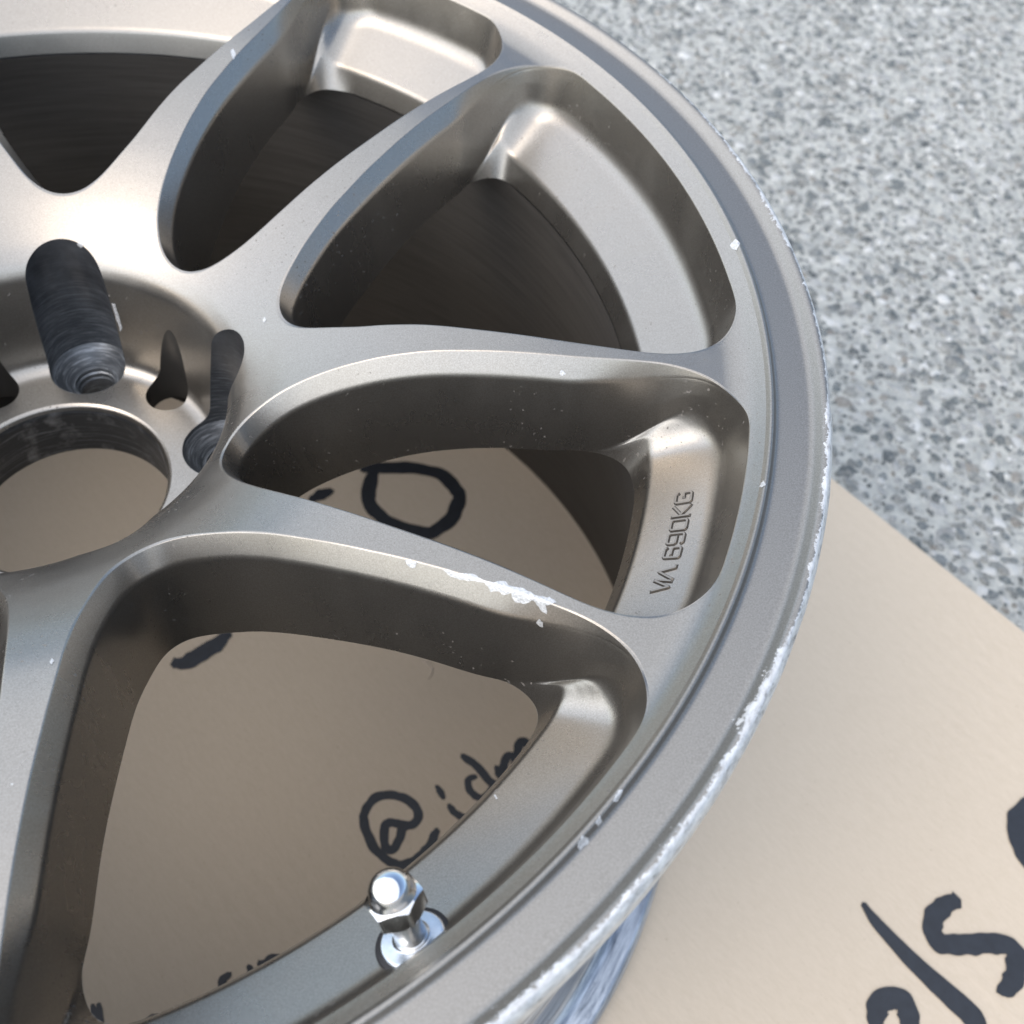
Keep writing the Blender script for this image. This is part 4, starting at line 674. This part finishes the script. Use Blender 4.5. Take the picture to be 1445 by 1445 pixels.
STROKES = [
 (4.3, [(122.0, -54.2), (123.3, -48.7), (127.7, -46.9), (129.2, -43.3), (127.3, -38.7), (121.5, -35.1), (115.3, -34.3), (108.9, -36.3), (105.7, -41.5), (105.0, -45.6), (107.3, -52.2), (111.6, -59.1), (116.8, -63.2), (123.0, -65.9), (128.6, -64.1), (133.2, -59.7), (135.9, -55.5), (137.9, -50.0), (138.1, -48.3)]),
 (4.1, [(124.7, -47.2), (121.1, -47.5), (117.1, -47.2), (115.1, -49.4), (115.6, -54.8), (116.8, -58.6), (120.1, -59.0), (122.1, -54.8), (123.4, -49.3)]),
 (3.3, [(135.7, -28.1), (137.3, -30.0), (139.7, -33.7)]),
 (3.5, [(142.1, -36.6), (145.4, -39.7), (150.3, -42.0), (153.5, -41.0)]),
 (3.5, [(153.4, -22.0), (150.1, -23.4), (150.5, -27.3), (153.2, -30.6), (156.7, -31.7), (159.8, -29.3), (161.5, -24.8)]),
 (3.9, [(145.9, -11.9), (150.3, -14.7), (154.8, -18.3), (158.6, -22.6), (161.5, -24.8), (164.0, -27.1)]),
 (4.1, [(162.1, -16.1), (164.1, -19.6), (165.9, -20.8), (165.5, -15.8), (167.2, -10.5), (170.6, -10.9), (171.0, -15.3), (171.4, -11.6), (171.9, -4.8), (173.1, -2.1), (176.0, -3.7), (177.3, -7.3)]),
 (8.1, [(74.2, 150.6), (78.9, 152.8), (90.1, 154.1), (105.1, 155.1), (118.1, 151.8), (126.4, 144.0), (129.1, 136.5), (127.1, 125.5), (121.9, 117.3), (114.1, 112.0), (99.2, 114.7), (88.8, 119.6), (81.5, 127.8), (79.5, 136.9), (80.4, 151.3)]),
 (8.1, [(59.6, 133.8), (54.5, 130.9), (49.7, 127.2)]),
 (8.5, [(24.2, 40.6), (20.5, 34.4), (15.7, 29.3), (8.2, 22.8), (2.6, 21.0)]),
 (2.8, [(9.3, -133.0), (11.8, -137.3), (13.7, -141.3)]),
 (2.6, [(11.8, -132.3), (13.8, -137.1), (15.5, -141.1)]),
 (3.9, [(36.5, -135.2), (33.8, -136.1), (32.5, -138.3)]),
 (3.7, [(61.0, -116.4), (58.7, -119.5), (59.8, -122.6), (60.1, -125.4)]),
 (3.3, [(67.9, -112.8), (69.6, -115.2), (70.6, -118.1)]),
 (3.9, [(71.9, -111.7), (74.8, -110.8), (77.1, -108.7), (80.0, -109.6), (82.8, -108.2), (84.9, -106.9), (86.8, -108.6)]),
 (8.0, [(327.5, -64.2), (331.9, -71.1), (338.3, -78.3), (345.9, -86.4), (352.9, -93.0), (360.4, -99.7), (366.6, -105.1), (369.3, -109.5), (369.9, -113.9)]),
 (8.5, [(369.7, -58.9), (364.5, -61.2), (359.3, -65.7), (356.9, -71.7), (358.3, -76.9), (364.0, -77.8), (372.9, -77.0), (381.9, -75.9), (388.4, -76.3), (391.9, -79.2), (390.5, -84.2), (388.3, -89.9), (385.1, -93.6), (381.5, -95.2)]),
 (9.1, [(327.7, -116.3), (327.3, -111.1), (328.3, -105.8), (333.0, -102.4), (338.0, -102.3), (341.0, -106.0), (341.0, -111.3), (339.5, -116.5)]),
 (10.4, [(407.8, -43.4), (404.6, -32.9), (403.5, -25.1), (405.6, -18.5), (412.0, -12.1), (420.5, -9.7)])]
def marker_strokes():
    c, s = math.cos(math.radians(45)), math.sin(math.radians(45))
    for k, (wd, pts) in enumerate(STROKES):
        P = spline(pts, max(14, len(pts) * 10)); d = nrm(np.gradient(P, axis=0)); n = np.stack([-d[:, 1], d[:, 0]], 1)
        L = np.concatenate([[0], np.cumsum(np.linalg.norm(np.diff(P, axis=0), axis=1))])
        jag = gsmooth(rng.normal(size=(len(P), 2)), 1.8) * (.02 if k == 16 else .085) * wd
        hw = wd / 2 * np.clip(.62 + .38 * np.minimum(L, L[-1] - L) / (wd * .9), .6, 1)
        if k == 16: hw = hw * np.interp(L / L[-1], [0, .35, .8, 1], [.55, .85, 1.2, 1.25])
        a = P + n * (hw + jag[:, 0])[:, None]; b = P - n * (hw + jag[:, 1])[:, None]
        cap0 = P[0] - d[0] * hw[0] * .75; cap1 = P[-1] + d[-1] * hw[-1] * .75
        V2 = np.concatenate([a, b, [cap0, cap1]]); m = len(P)
        F = [(i, i + m, i + 1 + m, i + 1) for i in range(m - 1)] + [(0, 2 * m, m), (m - 1, 2 * m - 1, 2 * m + 1)]
        X = V2 * MM; V = np.column_stack([X[:, 0] * c - X[:, 1] * s, X[:, 0] * s + X[:, 1] * c, np.full(len(X), .00512 + .00002 * k) + .00006 * np.concatenate([L, L, [0, L[-1]]]) / L[-1]])
        F = orient(V, F, np.tile([0, 0, 1.], (len(V), 1)))
        link('marker_stroke', mesh('marker_stroke', V, F, scale=1, smooth=False), card, INK)
marker_strokes()
def torn_patch():
    c, s_ = math.cos(math.radians(45)), math.sin(math.radians(45)); rg = np.random.default_rng(11)
    tor = simple('torn_paper_liner', (.50, .43, .345), 0, .9, .25, 300)
    for pts, wd in (([(114.5, 38.8), (117.5, 38.6), (121.5, 36.6), (126.2, 32.8)], 2.6), ([(124.0, 34.6), (126.6, 31.8), (126.6, 28.5), (125.4, 25.5)], 1.5)):
        P = spline(pts, 16); d = nrm(np.gradient(P, axis=0)); n = np.stack([-d[:, 1], d[:, 0]], 1)
        V = []
        for k, (p, q) in enumerate(zip(P, n)):
            w_ = wd * (.35 + .65 * math.sin(math.pi * (k + 1) / 18)) * rg.uniform(.75, 1.2)
            for off, h in ((-.5, 5.05), (0, 5.9 + rg.uniform(-.3, .5)), (.5, 5.15)):
                x, y = p + q * off * w_; V.append((x * c - y * s_, x * s_ + y * c, h))
        link('torn_flap', mesh('torn_flap', V, grid_faces(len(P), 3)), card, tor)
torn_patch()

# ------------------------------------------------------------------ ground
def asphalt_mat():
    m = M('worn_asphalt'); c = m.coord()
    v = m.n('ShaderNodeTexVoronoi'); v.inputs['Scale'].default_value = 230; m.l(c, v.inputs['Vector'])
    big = m.noise(c, 3.5, 3, .6); f = m.noise(c, 700, 4, .7); mid = m.noise(c, 110, 3, .6)
    col = m.mix(f, (.35, .357, .332), (.59, .597, .55))
    col = m.mix(m.ramp(mid, [(.42, 0), (.68, .75)]), col, (.17, .185, .185))
    col = m.mix(m.math('MULTIPLY', big, .4), col, (.27, .285, .275))
    sp = m.n('ShaderNodeSeparateColor'); m.l(v.outputs['Color'], sp.inputs[0])
    far = m.n('ShaderNodeVectorMath', operation='DISTANCE'); m.l(c, far.inputs[0]); far.inputs[1].default_value = (.45, .5, 0)
    chip = m.math('MULTIPLY', m.ramp(sp.outputs[0], [(.5, 0), (.55, 1)]), m.ramp(v.outputs[0], [(.45, 1), (.6, 0)]))
    col = m.mix(m.math('MULTIPLY', chip, m.ramp(far.outputs[1], [(.3, .15), (.75, .85)])), col, (.16, .172, .172))
    m.set(Base_Color=col, Roughness=.75); m.bump(m.math('ADD', f, m.math('MULTIPLY', v.outputs[0], 1.2)), .8, .0012)
    return m.m
def stone_mat():
    m = M('aggregate'); c = m.coord()
    at = m.n('ShaderNodeAttribute'); at.attribute_name = 'tone'
    f = m.noise(c, 380, 4, .7)
    m.set(Base_Color=m.mix(m.ramp(f, [(.45, 0), (.75, .5)]), at.outputs[0], (.46, .467, .432)), Roughness=.8); m.b.inputs['Specular IOR Level'].default_value = .2
    m.bump(f, .4, .0004)
    return m.m
def ground():
    me = mesh('asphalt_ground', [(-9, -9, 0), (9, -9, 0), (9, 9, 0), (-9, 9, 0)], [(0, 1, 2, 3)], scale=1)
    tag(link('asphalt_ground', me, None, asphalt_mat()), 'pale grey worn asphalt around the cardboard', kind='structure')
    # stones showing in the worn surface, where the photograph looks at it closely
    pts = []; step = .0047
    for x in np.arange(-.30, 1.0, step):
        for y in np.arange(-.30, 1.05, step):
            if x + y > .521: pts.append((x, y))
    pts = np.array(pts) + rng.uniform(-.0022, .0022, (len(pts), 2)); n = len(pts)
    pts = pts[rng.random(n) < .86]; n = len(pts)
    k = 7; T = np.linspace(0, 2 * np.pi, k, endpoint=False)
    R = rng.gamma(4.5, .00056, n).clip(.0009, .0060)
    rr = R[:, None] * rng.uniform(.72, 1.25, (n, k)); an = T[None] + rng.uniform(0, 6.28, (n, 1)); el = rng.uniform(.65, 1.0, n)[:, None]; ro = rng.uniform(0, 3.14, n)[:, None]
    px, py = rr * np.cos(an), rr * np.sin(an) * el
    qx, qy = px * np.cos(ro) - py * np.sin(ro), px * np.sin(ro) + py * np.cos(ro)
    h = rng.uniform(.0002, .0011, n)[:, None]; tl = rng.normal(0, .12, (n, 2))
    lo = np.stack([pts[:, :1] + qx, pts[:, 1:] + qy, np.full((n, k), -.0002)], -1)
    ux, uy = qx * .72, qy * .72
    hi = np.stack([pts[:, :1] + ux, pts[:, 1:] + uy, h + ux * tl[:, :1] + uy * tl[:, 1:]], -1)
    ap = np.concatenate([pts, h * 1.15], 1)[:, None]
    V = np.concatenate([lo, hi, ap], 1).reshape(-1, 3); st = 2 * k + 1
    f4 = np.array([(i, (i + 1) % k, k + (i + 1) % k, k + i) for i in range(k)]); f3 = np.array([(k + i, k + (i + 1) % k, 2 * k) for i in range(k)])
    o = (np.arange(n) * st)[:, None, None]
    Q = (f4[None] + o).reshape(-1, 4); Tr = (f3[None] + o).reshape(-1, 3)
    me = D.meshes.new('asphalt_aggregate'); me.vertices.add(len(V)); me.vertices.foreach_set('co', V.ravel())
    nl = Q.size + Tr.size; me.loops.add(nl); me.loops.foreach_set('vertex_index', np.concatenate([Q.ravel(), Tr.ravel()]).astype(np.int32))
    me.polygons.add(len(Q) + len(Tr))
    me.polygons.foreach_set('loop_start', np.concatenate([np.arange(len(Q)) * 4, Q.size + np.arange(len(Tr)) * 3]).astype(np.int32))
    me.update(calc_edges=True)
    pal = np.array([(.10, .115, .118), (.145, .155, .152), (.19, .195, .185), (.25, .258, .253), (.07, .08, .084), (.36, .37, .36), (.12, .135, .14), (.19, .18, .162), (.44, .45, .44)])
    t = pal[rng.choice(len(pal), n, p=[.14, .16, .15, .14, .07, .11, .09, .05, .09])] * rng.uniform(.85, 1.15, (n, 1))
    ca = me.color_attributes.new('tone', 'FLOAT_COLOR', 'POINT')
    ca.data.foreach_set('color', np.repeat(np.concatenate([t, np.ones((n, 1))], 1), st, 0).astype(np.float32).ravel())
    ob = link('asphalt_aggregate', me, None, stone_mat())
    tag(ob, 'grey stone chips showing through the worn asphalt surface', kind='stuff')
ground()
